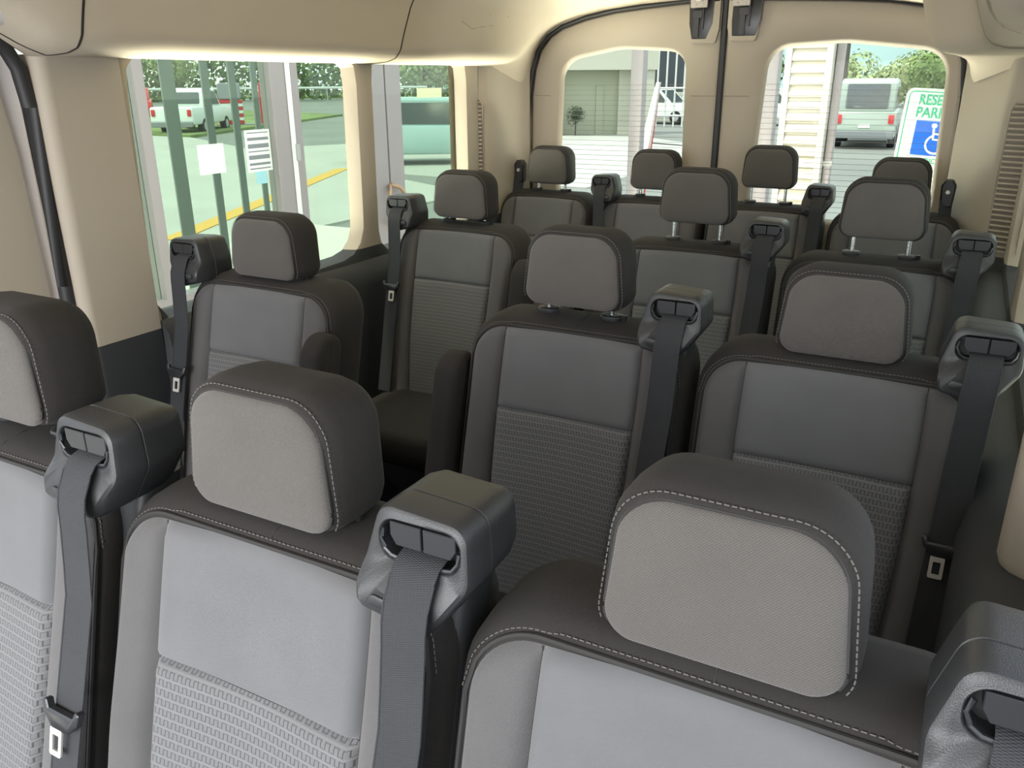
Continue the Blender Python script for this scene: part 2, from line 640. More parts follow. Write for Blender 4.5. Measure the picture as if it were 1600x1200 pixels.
# ---- rear corner pillars with vent grilles
def corner(side, xw, xo, xd, label):
    root = bpy.data.objects.new('wall_rear_%s' % ('left' if side < 0 else 'right'), None)
    C.objects.link(root)
    root['kind'] = 'structure'
    root['label'] = label
    # horizontal section (x,y): window reveal back edge -> vent step -> pillar face -> door jamb
    P = [(xo, 2.96), (xo - side * 0.005, 3.05), (xw - side * 0.01, 3.085), (xw - side * 0.028, 3.11), (xw - side * 0.035, 3.20), (xd + side * 0.02, 3.34), (xd, 3.37), (xd + side * 0.01, 3.40)]
    mb = MB()
    vs = []
    zs = [0.0, 0.5, 0.9, 1.0, 1.2, 1.4, 1.525]
    rings = []
    for z in zs:
        k = 1.0
        rings.append([(x, y, z) for x, y in P])
    mb.loft(rings, False, False, closed=False)
    struct('corner_trim', mb, MT['trim_split'], root)
    # vent: recess plate + slats
    ax, ay = xo - side * 0.006, 3.046
    bx, by = xw - side * 0.012, 3.083
    zt, zb = 1.375, 0.93
    nrm = Vector((by - ay, -(bx - ax), 0)).normalized()
    if nrm.y > 0:
        nrm = -nrm
    A = Vector((ax, ay, 0)) + nrm * 0.002
    B = Vector((bx, by, 0)) + nrm * 0.002
    def S(u, z, d=0):
        p = A + (B - A) * u + nrm * d
        return (p.x, p.y, z)
    # slanted outline: cut corners at inner top / inner bottom
    pl = MB().add([S(0.02, zb), S(0.9, zb), S(0.98, zb + 0.03), S(0.98, zt - 0.02), S(0.85, zt), S(0.02, zt)], [(0, 1, 2, 3, 4, 5)])
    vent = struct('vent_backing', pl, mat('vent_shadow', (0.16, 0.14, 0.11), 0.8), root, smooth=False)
    n = 27
    for k in range(n):
        z = zb + (zt - zb) * (k + 0.5) / n
        h = 0.0042
        u1 = 0.97 if 0.03 < z - zb < zt - zb - 0.02 else 0.9
        m_ = MB()
        m_.add([S(0.03, z - h, 0.001), S(u1, z - h, 0.001), S(u1, z - h * 0.2, 0.006), S(0.03, z - h * 0.2, 0.006),
                S(0.03, z + h, 0.002), S(u1, z + h, 0.002)], [(0, 1, 2, 3), (3, 2, 5, 4)])
        if k == 0:
            me = None
        o = struct('vent_slat', m_, MT['trim'], vent, smooth=False)
    # raised rim
    rim = [S(0.0, zb - 0.006, 0.003), S(0.92, zb - 0.006, 0.003), S(1.02, zb + 0.028, 0.003), S(1.02, zt - 0.018, 0.003), S(0.87, zt + 0.006, 0.003), S(0.0, zt + 0.006, 0.003), S(0.0, zb - 0.006, 0.003)]
    struct('vent_rim', MB().tube(rim, 0.0035, 6), MT['trim'], vent)
    return root


corner(-1, -0.93, -1.0, -0.845, 'beige rear left corner trim with a narrow louvred vent')
corner(1, 0.985, 1.055, 0.825, 'beige rear right corner trim with a louvred vent')

# ---- right wall
wall_right = bpy.data.objects.new('wall_right', None)
C.objects.link(wall_right)
wall_right['kind'] = 'structure'
wall_right['label'] = 'beige right side wall seen edge-on beside the driver side'
opr = rpoly([(1.25, 0.895), (2.25, 0.895), (2.25, 1.525), (1.25, 1.525)], 0.07, 8)
opr2 = rpoly([(2.40, 0.895), (2.97, 0.895), (2.97, 1.525), (2.40, 1.525)], 0.07, 8)
b3, in3 = face_frame(opr, 1.06, 2.325, 0.855, 1.60, XR, 1.08, r=0.022)
b4, in4 = face_frame(opr2, 2.325, 3.06, 0.855, 1.60, XR, 1.08, r=0.022)
struct('window_surround', b3, MT['trim_split'], wall_right)
struct('window_surround', b4, MT['trim_split'], wall_right)
side_pane('window_3', in3, 1.08, 0, 'large tinted side window in the right wall', wall_right)
side_pane('window_4', in4, 1.08, 0, 'narrow side window nearest the rear on the right', wall_right)
prof = [(1.07, 0.0), (0.955, 0.0), (0.95, 0.30), (0.955, 0.62), (0.955, 0.78), (0.965, 0.83), (1.0, 0.862), (1.07, 0.872)]
struct('lower_trim', MB().loft([[(x, 0.2, z) for x, z in prof], [(x, 3.07, z) for x, z in prof]]), MT['dark_trim'], wall_right)
pil = rpoly([(1.08, 1.02), (1.08, 1.20), (1.02, 1.20), (0.985, 1.09)], [0.0, 0.0, 0.02, 0.03], 8)
pz = [(0.86, -0.012), (0.866, -0.004), (0.878, 0.0), (1.0, 0), (1.3, 0), (1.6, 0)]
pm = MB().loft([[(a + (-i if a < 1.03 else 0), b, z) for a, b in pil] for z, i in pz])
struct('pillar_trim', pm, MT['trim'], wall_right)
struct('wall_panel', MB().box(1.05, 1.08, -0.5, 1.06, 0.0, 1.0), MT['dark_trim'], wall_right, smooth=False)

cup = rrect(0.938, 0.985, 1.44, 1.56, 0.012, 4)
cu_o = inset(cup, 0.008)
struct('cup_ledge', MB().loft([[(a, b, 0.770) for a, b in inset(cup, 0.004)], [(a, b, 0.776) for a, b in cup], [(a, b, 0.826) for a, b in cup], [(a, b, 0.830) for a, b in inset(cup, 0.003)], [(a, b, 0.829) for a, b in cu_o], [(a, b, 0.790) for a, b in inset(cup, 0.011)]]), MT['plastic'], wall_right)
# ---- sliding door on the left, slightly proud strip of painted jamb, black seal
d3 = bpy.data.objects.new('door_3', None)
C.objects.link(d3)
d3['kind'] = 'structure'
d3['label'] = 'sliding side door at the left edge with beige inner trim'
ds = MB().add([(-1.0, 0.2, 0.0), (-1.0, 1.163, 0.0), (-1.0, 1.163, 1.0), (-1.0, 1.155, 1.30), (-1.0, 1.135, 1.48), (-1.0, 1.09, 1.60), (-1.0, 0.95, 1.60), (-1.0, 0.90, 1.5), (-1.0, 0.90, 0.95), (-1.0, 0.2, 0.9)],
              [(0, 1, 2, 8, 9), (2, 3, 4, 5, 6, 7, 8)])
dd = bmesh.new()
me_ = bpy.data.meshes.new('door_trim')
me_.from_pydata(ds.v, [], ds.f)
dd.from_mesh(me_)
rr_ = bmesh.ops.extrude_face_region(dd, geom=dd.faces[:])
bmesh.ops.translate(dd, verts=[v for v in rr_['geom'] if isinstance(v, bmesh.types.BMVert)], vec=(-0.04, 0, 0))
bmesh.ops.recalc_face_normals(dd, faces=dd.faces)
dd.to_mesh(me_)
dd.free()
me_.materials.append(MT['trim_split'])
o = obj('door_trim', me_, None, d3)
o['kind'] = 'structure'
struct('door_jamb', MB().box(-1.06, -1.012, 1.05, 1.20, 0.0, 1.62), MT['paint'], d3, smooth=False, label='white painted door edge catching the light')
seal_o = rpoly([(1.172, 0.0), (1.172, 1.49), (1.10, 1.60), (0.2, 1.62)], [0, 0.05, 0.05, 0], 6)
sp = [(-0.965, 1.181, 0.02), (-0.965, 1.181, 1.0), (-0.965, 1.181, 1.40), (-0.965, 1.172, 1.48), (-0.965, 1.15, 1.525), (-0.96, 1.08, 1.57), (-0.955, 0.9, 1.60), (-0.955, 0.3, 1.61)]
struct('door_seal', MB().tube(sp, 0.017, 10), MT['rubber'], d3)

# ---- ceiling / headliner
# front section (x,z) from left lip to right lip, and the bulkier rear section that steps inwards
fr_l = [(-0.955, 1.506), (-0.93, 1.505), (-0.90, 1.506), (-0.875, 1.508), (-0.85, 1.512), (-0.825, 1.522), (-0.807, 1.545), (-0.795, 1.58), (-0.78, 1.62), (-0.76, 1.67), (-0.73, 1.72), (-0.68, 1.765), (-0.60, 1.79), (-0.42, 1.808), (-0.2, 1.818)]
fr_r = [(0.2, 1.818), (0.42, 1.808), (0.60, 1.795), (0.70, 1.775), (0.77, 1.735), (0.805, 1.69), (0.828, 1.645), (0.843, 1.605), (0.856, 1.57), (0.868, 1.543), (0.885, 1.525), (0.915, 1.515), (0.95, 1.513), (1.0, 1.512), (1.03, 1.512)]
prof_f = fr_l + [(0.0, 1.82)] + fr_r
half_l = [(-0.945, 1.508), (-0.93, 1.507), (-0.905, 1.508), (-0.86, 1.510), (-0.81, 1.514), (-0.775, 1.522), (-0.752, 1.538), (-0.738, 1.556), (-0.725, 1.588), (-0.713, 1.625), (-0.70, 1.66), (-0.67, 1.71), (-0.60, 1.755), (-0.42, 1.795), (-0.2, 1.812)]
half_r = [(0.2, 1.812), (0.42, 1.795), (0.60, 1.752), (0.66, 1.715), (0.683, 1.69), (0.694, 1.66), (0.705, 1.622), (0.715, 1.588), (0.727, 1.556), (0.742, 1.537), (0.765, 1.523), (0.81, 1.515), (0.86, 1.512), (0.95, 1.511), (1.03, 1.512)]
prof_c = half_l + [(0.0, 1.816)] + half_r
# door-opening outline (x,z), same count, for the rear end of the headliner
dl = [(-0.862, 1.44), (-0.856, 1.46), (-0.85, 1.49), (-0.842, 1.52), (-0.834, 1.548), (-0.822, 1.575), (-0.806, 1.60), (-0.786, 1.623), (-0.76, 1.645), (-0.725, 1.665), (-0.68, 1.682), (-0.62, 1.698), (-0.52, 1.716), (-0.36, 1.732), (-0.18, 1.74)]
dr = [(0.18, 1.735), (0.36, 1.725), (0.50, 1.712), (0.60, 1.70), (0.66, 1.69), (0.70, 1.672), (0.74, 1.65), (0.77, 1.62), (0.79, 1.59), (0.805, 1.56), (0.818, 1.53), (0.83, 1.50), (0.837, 1.47), (0.84, 1.45), (0.842, 1.43)]
prof_d = dl + [(0.0, 1.741)] + dr


def liner_pt(k, y):
    """point k (float index) of the headliner section at y"""
    i = min(len(prof_c) - 2, int(k))
    q = k - i
    def lerp(P):
        a, b = P[i], P[i + 1]
        return a[0] + (b[0] - a[0]) * q, a[1] + (b[1] - a[1]) * q
    x, z = lerp(prof_f)
    if y > 2.48:
        t = min(1, (y - 2.48) / 0.30)
        t = t * t * (3 - 2 * t)
        xc, zc = lerp(prof_c)
        x += (xc - x) * t
        z += (zc - z) * t
    if y > 3.04:
        t = min(1, (y - 3.04) / 0.34)
        t = t * t * (3 - 2 * t)
        xd, zd = lerp(prof_d)
        x += (xd - x) * t
        z += (zd - z) * t
    if y < 1.19 and x < -0.7:          # the lip climbs over the sliding door
        lift = min(0.10, (1.19 - y) * 0.62) * max(0, min(1, (1.66 - z) / 0.14))
        z += lift
    return Vector((x, y, z))


ceil = bpy.data.objects.new('ceiling', None)
C.objects.link(ceil)
ceil['kind'] = 'structure'
ceil['label'] = 'moulded beige headliner with side ducts and panel gaps'
ys = [-1.05, -0.6, -0.2, 0.1, 0.5, 0.9, 1.0, 1.05, 1.1, 1.15, 1.19, 1.3, 1.6, 2.0, 2.4, 2.48, 2.53, 2.58, 2.63, 2.68, 2.73, 2.78, 2.9, 3.0, 3.04, 3.08, 3.12, 3.16, 3.2, 3.24, 3.28, 3.32, 3.36, 3.385, 3.41]
rings = [[liner_pt(k * 0.5, y) for k in range(2 * len(prof_c) - 1)] for y in ys]
struct('headliner', MB().loft(rings, False, False, closed=False), MT['liner'], ceil, angle=60)
# outer roof skin so that no daylight leaks in
rings = [[(x * 1.03, y, z + 0.05) for x, z in prof_f] for y in (-1.05, 3.45)]
rings = [[(-1.01, y, 1.545)] + r_ + [(1.08, y, 1.545)] for y, r_ in zip((-1.05, 3.45), rings)]
struct('roof_skin', MB().loft(rings, False, False, closed=False), MT['paint'], ceil)


def gap(y0, k0, k1, ym, wid, mat_, name='panel_gap', n=60, side=1):
    """recess line across the headliner from lip index k0 to roof index k1, sweeping forward at the lip"""
    pts = []
    for i in range(n + 1):
        k = k0 + (k1 - k0) * i / n
        d = abs(k - k0)
        y = y0
        if d < ym:
            y = y0 - 0.11 * (1 - math.sqrt(max(0, 1 - (1 - d / ym) ** 2)))
        pts.append((k, y))
    rings = []
    for i, (k, y) in enumerate(pts):
        p = liner_pt(k, y)
        a = liner_pt(*pts[max(0, i - 1)])
        b = liner_pt(*pts[min(n, i + 1)])
        t = (b - a).normalized()
        dk = liner_pt(min(len(prof_c) - 1.001, k + 0.05), y) - liner_pt(max(0, k - 0.05), y)
        nrm = Vector((0, 1, 0)).cross(dk).normalized()
        if nrm.dot(Vector((0, 1.5, 1.2)) - p) < 0:
            nrm = -nrm
        s_ = t.cross(nrm).normalized()
        rings.append([p - s_ * wid + nrm * 0.0004, p + nrm * 0.0018, p + s_ * wid + nrm * 0.0004])
    struct(name, MB().loft(rings, False, False, closed=False), mat_, ceil)


nC = len(prof_c) - 1
gap(1.225, 1.2, nC / 2, 4.6, 0.0032, MT['gap'])
gap(2.37, 1.6, nC / 2, 4.6, 0.0032, MT['gap'])
gap(2.36, nC - 1.5, nC / 2, 4.8, 0.006, mat('panel_groove', (0.30, 0.26, 0.20), 0.85), name='panel_groove')
struct('panel_groove', MB().tube([(0.862, 1.18, 1.556), (0.869, 1.317, 1.5425), (0.873, 1.402, 1.5385), (0.881, 1.454, 1.5305), (0.894, 1.51, 1.5222), (0.92, 1.562, 1.5152), (0.96, 1.60, 1.513)], 0.0035, 6), mat('panel_groove_shadow', (0.30, 0.26, 0.20), 0.85), ceil)
mscuff = mat('scuff', (0.30, 0.255, 0.20), 0.9)
for pts in ([(-0.734, 2.641, 1.644), (-0.730, 2.67, 1.632), (-0.727, 2.696, 1.62)], [(-0.727, 2.696, 1.622), (-0.715, 2.738, 1.63), (-0.708, 2.81, 1.637)], [(-0.694, 2.763, 1.672), (-0.697, 2.775, 1.667)], [(-0.692, 2.901, 1.674), (-0.695, 2.90, 1.668)]):
    struct('scuff_mark', MB().tube(pts, 0.0011, 5), mscuff, ceil)
# ================================================================ REAR DOORS
def rear_door(name, sgn, label, outer, win, y=3.40):
    """outer, win outlines in (x,z)"""
    root = bpy.data.objects.new(name, None)
    C.objects.link(root)
    root['kind'] = 'structure'
    root['label'] = label
    c = (sum(p[0] for p in win) / len(win), sum(p[1] for p in win) / len(win))
    n = 96
    inn = by_angle(win, c, n)
    out = by_angle(outer, c, n)
    for q in outer:
        k = min(range(n), key=lambda i: (out[i][0] - q[0]) ** 2 + (out[i][1] - q[1]) ** 2)
        if (Vector(out[k]) - Vector(q)).length < 0.06:
            out[k] = q
    l3 = inset(inn, -0.05)
    l2 = inset(inn, -0.034)
    l1 = inset(inn, -0.012)
    rings = [[(a, y + 0.05, b) for a, b in out], [(a, y + 0.004, b) for a, b in inset(out, 0.002)], [(a, y, b) for a, b in inset(out, 0.008)],
             [(a, y + 0.002, b) for a, b in l3], [(a, y + 0.010, b) for a, b in l2],
             [(a, y + 0.013, b) for a, b in l1], [(a, y + 0.020, b) for a, b in inset(inn, -0.004)], [(a, y + 0.045, b) for a, b in inset(inn, 0.004)]]
    struct('door_panel', MB().loft(rings, False, False), MT['trim'], root)
    g = MB().loft([[(a, y + 0.044, b) for a, b in inset(inn, -0.002)], [(a, y + 0.049, b) for a, b in inset(inn, -0.002)]])
    pane = struct('window_pane', g, MT['glass_rear'], root)
    w = MB()
    zz = [p[1] for p in inn]
    z = min(zz) + 0.03
    while z < max(zz) - 0.13:
        xs = []
        for k in range(n):
            a, b = inn[k], inn[(k + 1) % n]
            if (a[1] - z) * (b[1] - z) < 0:
                xs.append(a[0] + (b[0] - a[0]) * (z - a[1]) / (b[1] - a[1]))
        if len(xs) >= 2:
            w.box(min(xs) + 0.006, max(xs) - 0.006, y + 0.0425, y + 0.0438, z - 0.0006, z + 0.0006)
        z += 0.0205
    hw = struct('defroster_wires', w, MT['wire'], pane, smooth=False)
    hw['kind'] = 'stuff'
    # horizontal moulding joint
    xs = [p[0] for p in outer]
    m_ = MB()
    xi = sorted([min(p[0] for p in inset(inn, -0.03)), max(p[0] for p in inset(inn, -0.03))])
    m_.box(min(xs) + 0.006, xi[0], y - 0.0006, y + 0.002, 1.3885, 1.3905)
    m_.box(xi[1], max(xs) - 0.006, y - 0.0006, y + 0.002, 1.3885, 1.3905)
    struct('moulding_joint', m_, mat('joint_shadow', (0.22, 0.19, 0.15), 0.9), root, smooth=False)
    return root


zlow = 0.2
outL = [(-0.035, zlow), (-0.035, 1.735)] + [(-0.16, 1.728), (-0.346, 1.716), (-0.476, 1.705), (-0.6, 1.683), (-0.703, 1.652), (-0.762, 1.618), (-0.807, 1.567), (-0.832, 1.49), (-0.846, 1.39), (-0.85, 1.1), (-0.84, zlow)]
outR = [(-0.012, 1.735), (-0.012, zlow), (0.815, zlow), (0.825, 1.1), (0.819, 1.392), (0.805, 1.50), (0.78, 1.58), (0.735, 1.635), (0.669, 1.68), (0.55, 1.70), (0.40, 1.712), (0.132, 1.726)]
winL = rpoly([(-0.732, 0.93), (-0.165, 0.93), (-0.175, 1.558), (-0.45, 1.575), (-0.715, 1.53)], [0.08, 0.08, 0.075, 0.3, 0.10], 10)
winR = rpoly([(0.118, 0.93), (0.785, 0.93), (0.765, 1.54), (0.42, 1.578), (0.145, 1.565)], [0.08, 0.08, 0.10, 0.4, 0.09], 10)
outR = outR[::-1] if False else outR
dL = rear_door('door_1', -1, 'left rear door with a beige panel and a heated window', outL, winL)
dR = rear_door('door_2', 1, 'right rear door with a beige panel and a heated window', outR, winR)
# black weatherstrip round the opening and between the leaves
path = [(-0.852, 3.392, 0.2), (-0.86, 3.392, 1.1), (-0.855, 3.392, 1.39), (-0.84, 3.392, 1.495), (-0.814, 3.392, 1.573), (-0.768, 3.392, 1.626), (-0.707, 3.392, 1.661), (-0.6, 3.392, 1.692), (-0.476, 3.392, 1.714), (-0.346, 3.392, 1.725), (-0.16, 3.392, 1.737), (-0.02, 3.392, 1.742), (0.132, 3.392, 1.735), (0.40, 3.392, 1.721), (0.55, 3.392, 1.709), (0.672, 3.392, 1.689), (0.74, 3.392, 1.643), (0.787, 3.392, 1.585), (0.813, 3.392, 1.50), (0.828, 3.392, 1.392), (0.834, 3.392, 1.1), (0.824, 3.392, 0.2)]
struct('trim_1', MB().tube(path, 0.0085, 8), MT['rubber'], label='black weatherstrip round the rear door opening')
struct('trim_2', MB().loft([[(-0.036, 3.40, z), (-0.030, 3.393, z), (-0.016, 3.393, z), (-0.010, 3.40, z), (-0.010, 3.46, z), (-0.036, 3.46, z)] for z in (0.2, 1.735)]), MT['rubber'], label='black seal between the two rear doors')
# body flange around the opening, behind the weatherstrip
fo = [(p[0], p[2]) for p in path]
fc = (-0.015, 1.2)
struct('door_frame', MB().loft([[(fc[0] + (a - fc[0]) * 0.955, 3.446, fc[1] + (b - fc[1]) * 0.955) for a, b in fo], [(a, 3.43, b) for a, b in fo], [(a, 3.40, b) for a, b in fo], [(fc[0] + (a - fc[0]) * 1.03, 3.384, fc[1] + (b - fc[1]) * 1.03) for a, b in fo], [(fc[0] + (a - fc[0]) * 1.35, 3.39, fc[1] + (b - fc[1]) * 1.35) for a, b in fo], [(fc[0] + (a - fc[0]) * 1.35, 3.44, fc[1] + (b - fc[1]) * 1.35) for a, b in fo]], False, False, closed=False), MT['trim'], dL)
# solid lower backs of the doors (outer skin) so no light leaks
struct('rear_skin', MB().box(-0.9, 0.9, 3.47, 3.49, -0.05, 0.92), MT['paint'], dL, smooth=False)


def latch(name, x0, x1, z0, z1, parent, flip):
    """top latch pocket: beige surround, dark recess with lever, pale striker plate"""
    y = 3.385
    cx = (x0 + x1) / 2
    k = 0.022
    o_l = rpoly([(x0 + 0.012, z0), (x1 - 0.012, z0), (x1, z0 + 0.05), (x1, z1), (x0, z1), (x0, z0 + 0.05)], [0.008, 0.008, 0.01, 0.002, 0.002, 0.01], 4)
    fr = MB().pillow(o_l, [(y - 0.004, 0.006), (y - 0.002, 0.0), (y + 0.03, 0.0)])
    a = struct('latch_pocket', fr, MT['trim'], parent)
    s = 1 if flip else -1
    q0, q1 = (x0 + 0.004, x1 - 0.026) if not flip else (x0 + 0.022, x1 + 0.004)
    if not flip:
        op = rpoly([(q0 + 0.012, z0 + 0.016), (q1 - 0.022, z0 + 0.016), (q1, z0 + 0.07), (q1 + 0.004, z1), (q0 - 0.004, z1), (q0, z0 + 0.07)], 0.006, 4)
    else:
        op = rpoly([(q0 - 0.002, z0 + 0.018), (q1 - 0.016, z0 + 0.018), (q1, z0 + 0.07), (q1 + 0.004, z1), (q0 - 0.004, z1), (q0 - 0.006, z0 + 0.07)], 0.006, 4)
    struct('latch_recess', MB().pillow(op, [(y - 0.0055, 0.003), (y - 0.0045, 0.0), (y, 0.0)]), MT['plastic_smooth'], a)
    lev = MB()
    m = (q0 + q1) / 2
    lev.box(m - 0.028, m + 0.006, y - 0.018, y - 0.006, z0 + 0.09, z0 + 0.115)
    lev.box(m - 0.026, m - 0.006, y - 0.014, y - 0.006, z0 + 0.022, z0 + 0.09)
    lev.box(m + 0.004, m + 0.012, y - 0.014, y - 0.006, z0 + 0.05, z0 + 0.12)
    struct('latch_lever', lev, MT['plastic'], a, smooth=False)
    pl = MB().pillow(rrect(cx - 0.044 + s * 0.004, cx + 0.022 + s * 0.004, z1 - 0.028, z1 + 0.03, 0.004, 3), [(y - 0.032, 0.002), (y - 0.030, 0.0), (y - 0.024, 0.0)])
    st = struct('striker_plate', pl, MT['zinc'], a, label='pale zinc striker plate')
    for dx in (-0.024, 0.004):
        struct('rivet', MB().pillow(rrect(cx + dx - 0.004 + s * 0.004, cx + dx + 0.004 + s * 0.004, z1 - 0.022, z1 - 0.014, 0.0039, 4), [(y - 0.0345, 0.002), (y - 0.032, 0)]), MT['steel'], a)
    struct('striker_loop', MB().tube([(cx - 0.018, y - 0.03, z1 + 0.02), (cx - 0.018, y - 0.045, z1 - 0.004), (cx - 0.002, y - 0.045, z1 - 0.004), (cx - 0.002, y - 0.03, z1 + 0.02)], 0.0045, 6), MT['steel'], a)


latch('latch', -0.16, -0.040, 1.582, 1.735, dL, False)
latch('latch', -0.008, 0.112, 1.587, 1.735, dR, True)

# ================================================================ SEATS
TAN = math.tan(R(14))
ZS = 0.98


def lean(p):
    """backrest recline about the top seam plus a soft lumbar swell"""
    d = ZS - p.z
    return Vector((p.x, p.y - d * TAN, p.z))


# --- backrest body
ol = rpoly([(-0.212, 0.36), (0.212, 0.36), (0.236, 0.62), (0.236, 1.004), (-0.236, 1.004), (-0.236, 0.62)], [0.03, 0.03, 0.2, 0.085, 0.085, 0.2], 10)
bk = MB().pillow(ol, [(-0.024, 0.026), (-0.022, 0.020), (-0.014, 0.009), (0.0, 0.003), (0.03, 0.0), (0.075, 0.001), (0.098, 0.008), (0.108, 0.022), (0.110, 0.04)]).map(lean)
ME = {}
ME['backrest'] = mesh('backrest', bk, MT['band'], angle=50)
ZI = 0.822   # top of woven insert


def xin(z):
    t = max(0, min(1, (z - 0.42) / 0.56))
    return 0.124 + 0.023 * math.sin(t * math.pi * 0.62)


def edge(d, w):
    q = min(1, d / w)
    return q * (2 - q)


def panel_mesh(name, fx, fz, H, w, mt, nu, nv, extra=None):
    """fx(u,z)->x, fz(v,u)->z ; pillowed patch on the backrest face"""
    def fn(u, v):
        z = fz(v, u)
        x = fx(u, z)
        # distances to the four edges, in metres
        du = min(abs(x - fx(0, z)), abs(x - fx(1, z)))
        dv = min(abs(z - fz(0, u)), abs(z - fz(1, u)))
        h = H * edge(du, w) * edge(dv, w)
        if extra:
            h += extra(u, v, x, z) * edge(du, w) * edge(dv, w)
        return lean(Vector((x, -0.0235 - h, z)))
    def warp(q):  # cluster samples towards the edges
        return 0.5 - 0.5 * math.cos(math.pi * q) if True else q
    return mesh(name, MB().grid(lambda a, b: fn(warp(a), warp(b)), nu, nv), mt, angle=80)


def concave(u, v, x, z):
    return -0.004 * math.cos(math.pi * (x / 0.16)) + 0.012 * math.exp(-((z - 0.62) / 0.13) ** 2) * 0.6


ME['upper_panel'] = panel_mesh('upper_panel', lambda u, z: xin(z) * (2 * u - 1), lambda v, u: ZI + (ZS - ZI) * v + 0.004 * math.sin(math.pi * u) * v, 0.009, 0.012, MT['panel'], 18, 16, concave)
ME['woven_panel'] = panel_mesh('woven_panel', lambda u, z: xin(z) * (2 * u - 1), lambda v, u: 0.42 + (ZI - 0.42) * v, 0.009, 0.010, MT['woven'], 18, 30, concave)


def bol(sgn):
    def zt(x):
        r = 0.066
        xm = 0.214
        a = abs(x)
        if a <= xm - r:
            return ZS
        q = min(r, a - (xm - r))
        return ZS - (r - math.sqrt(max(0, r * r - q * q)))
    def fx(u, z):
        x1 = 0.214 - 0.012 * max(0, min(1, (0.62 - z) / 0.2))
        return sgn * (xin(z) + (x1 - xin(z)) * u)
    def fz(v, u):
        x = 0.145 + (0.214 - 0.145) * u
        return 0.42 + (zt(x) - 0.42) * v
    return panel_mesh('bolster', fx, fz, 0.011, 0.016, MT['bolster'], 14, 30, lambda u, v, x, z: 0.014 * math.sin(math.pi * min(1, u * 0.8)) * max(0, min(1, (0.93 - z) / 0.2)))


ME['bolster_l'] = bol(-1)
ME['bolster_r'] = bol(1)

# --- piping and stitching along the top seam
seam = []
for i in range(61):
    t = i / 60
    x = -0.219 + 0.438 * t
    a = abs(x)
    r, xm = 0.072, 0.219
    z = 0.985 if a <= xm - r else 0.985 - (r - math.sqrt(max(0, r * r - (a - (xm - r)) ** 2)))
    seam.append((x, z))
seam = [(-0.219, 0.62 + (0.913 - 0.62) * k / 12) for k in range(12)] + seam + [(0.219, 0.913 - (0.913 - 0.62) * k / 12) for k in range(1, 13)]
ME['seam_piping'] = mesh('seam_piping', MB().tube([lean(Vector((x, -0.0225, z))) for x, z in seam], 0.0028, 6), MT['thread_dark'])


def dashes(pts, step, ln, r, mt, name):
    """short raised stitches along a 3-D polyline"""
    mb = MB()
    acc = 0
    P = [Vector(p) for p in pts]
    cum = [0]
    for i in range(len(P) - 1):
        cum.append(cum[-1] + (P[i + 1] - P[i]).length)
    def at(s):
        for i in range(len(P) - 1):
            if cum[i + 1] >= s:
                return P[i] + (P[i + 1] - P[i]) * ((s - cum[i]) / max(1e-9, cum[i + 1] - cum[i]))
        return P[-1]
    s = 0
    while s + ln < cum[-1]:
        mb.tube([at(s), at(s + ln)], r, 4)
        s += step
    return mesh(name, mb, mt, smooth=False)


st_pts = [lean(Vector((x, -0.0175, z))) for x, z in [(x * (1 + 0.0), z + 0.006 if abs(x) < 0.15 else z + 0.004) for x, z in seam[12:73]]]
st_pts = []
for x, z in seam[12:73]:
    v = Vector((x, z - 0.90))
    v2 = v.normalized() * 0.006 if abs(x) > 0.137 else Vector((0, 0.006))
    st_pts.append(lean(Vector((x + v2.x, -0.0188, z + v2.y))))
ME['stitching'] = dashes(st_pts, 0.0062, 0.0042, 0.00065, MT['thread'], 'stitching')
ME['top_seam'] = mesh('top_seam', MB().tube([lean(Vector((0.004, -0.0185, 0.990))), lean(Vector((0.003, -0.008, 0.9975))), lean(Vector((0.002, 0.02, 1.0032))), lean(Vector((0.0, 0.06, 1.0040)))], 0.0013, 5), MT['thread_dark'])

# --- cushion and base
oc = rpoly([(-0.215, -0.50), (0.215, -0.50), (0.22, -0.10), (-0.22, -0.10)], [0.07, 0.07, 0.03, 0.03], 8)
cu = MB().pillow(oc, [(0.445, 0.03), (0.438, 0.012), (0.42, 0.002), (0.39, 0.0), (0.35, 0.006), (0.335, 0.02)], dome=(-0.012, 5), axis='z')
ME['cushion'] = mesh('cushion', cu, MT['band'], angle=60)
ME['cushion_panel'] = mesh('cushion_panel', MB().pillow(rpoly([(-0.13, -0.47), (0.13, -0.47), (0.13, -0.14), (-0.13, -0.14)], 0.03, 6), [(0.4465, 0.0), (0.449, 0.008)], axis='z').map(lambda p: p), MT['bolster'], angle=60)
sb = MB()
for sx in (-1, 1):
    o2 = rpoly([(-0.44, 0.0), (-0.38, 0.0), (-0.30, 0.24), (-0.16, 0.24), (-0.10, 0.0), (-0.04, 0.0), (-0.06, 0.345), (-0.46, 0.345)], 0.02, 4)
    sb.pillow(o2, [(sx * 0.17 - 0.015, 0.004), (sx * 0.17 - 0.01, 0), (sx * 0.17 + 0.01, 0), (sx * 0.17 + 0.015, 0.004)], axis='x')
ME['seat_leg_l'] = None
legs = []
for sx in (-1, 1):
    o2 = rpoly([(-0.46, 0.345), (-0.44, 0.0), (-0.38, 0.0), (-0.30, 0.24), (-0.16, 0.24), (-0.10, 0.0), (-0.04, 0.0), (-0.06, 0.345)], 0.02, 4)
    legs.append(mesh('leg', MB().pillow(o2, [(sx * 0.17 - 0.015, 0.004), (sx * 0.17 - 0.01, 0), (sx * 0.17 + 0.01, 0), (sx * 0.17 + 0.015, 0.004)], axis='x'), MT['plastic']))
ME['legs'] = legs
ME['valance'] = mesh('valance', MB().pillow(rpoly([(-0.2, 0.05), (0.2, 0.05), (0.205, 0.345), (-0.205, 0.345)], 0.02, 4), [(-0.40, 0.01), (-0.395, 0), (-0.05, 0)]), MT['plastic'])

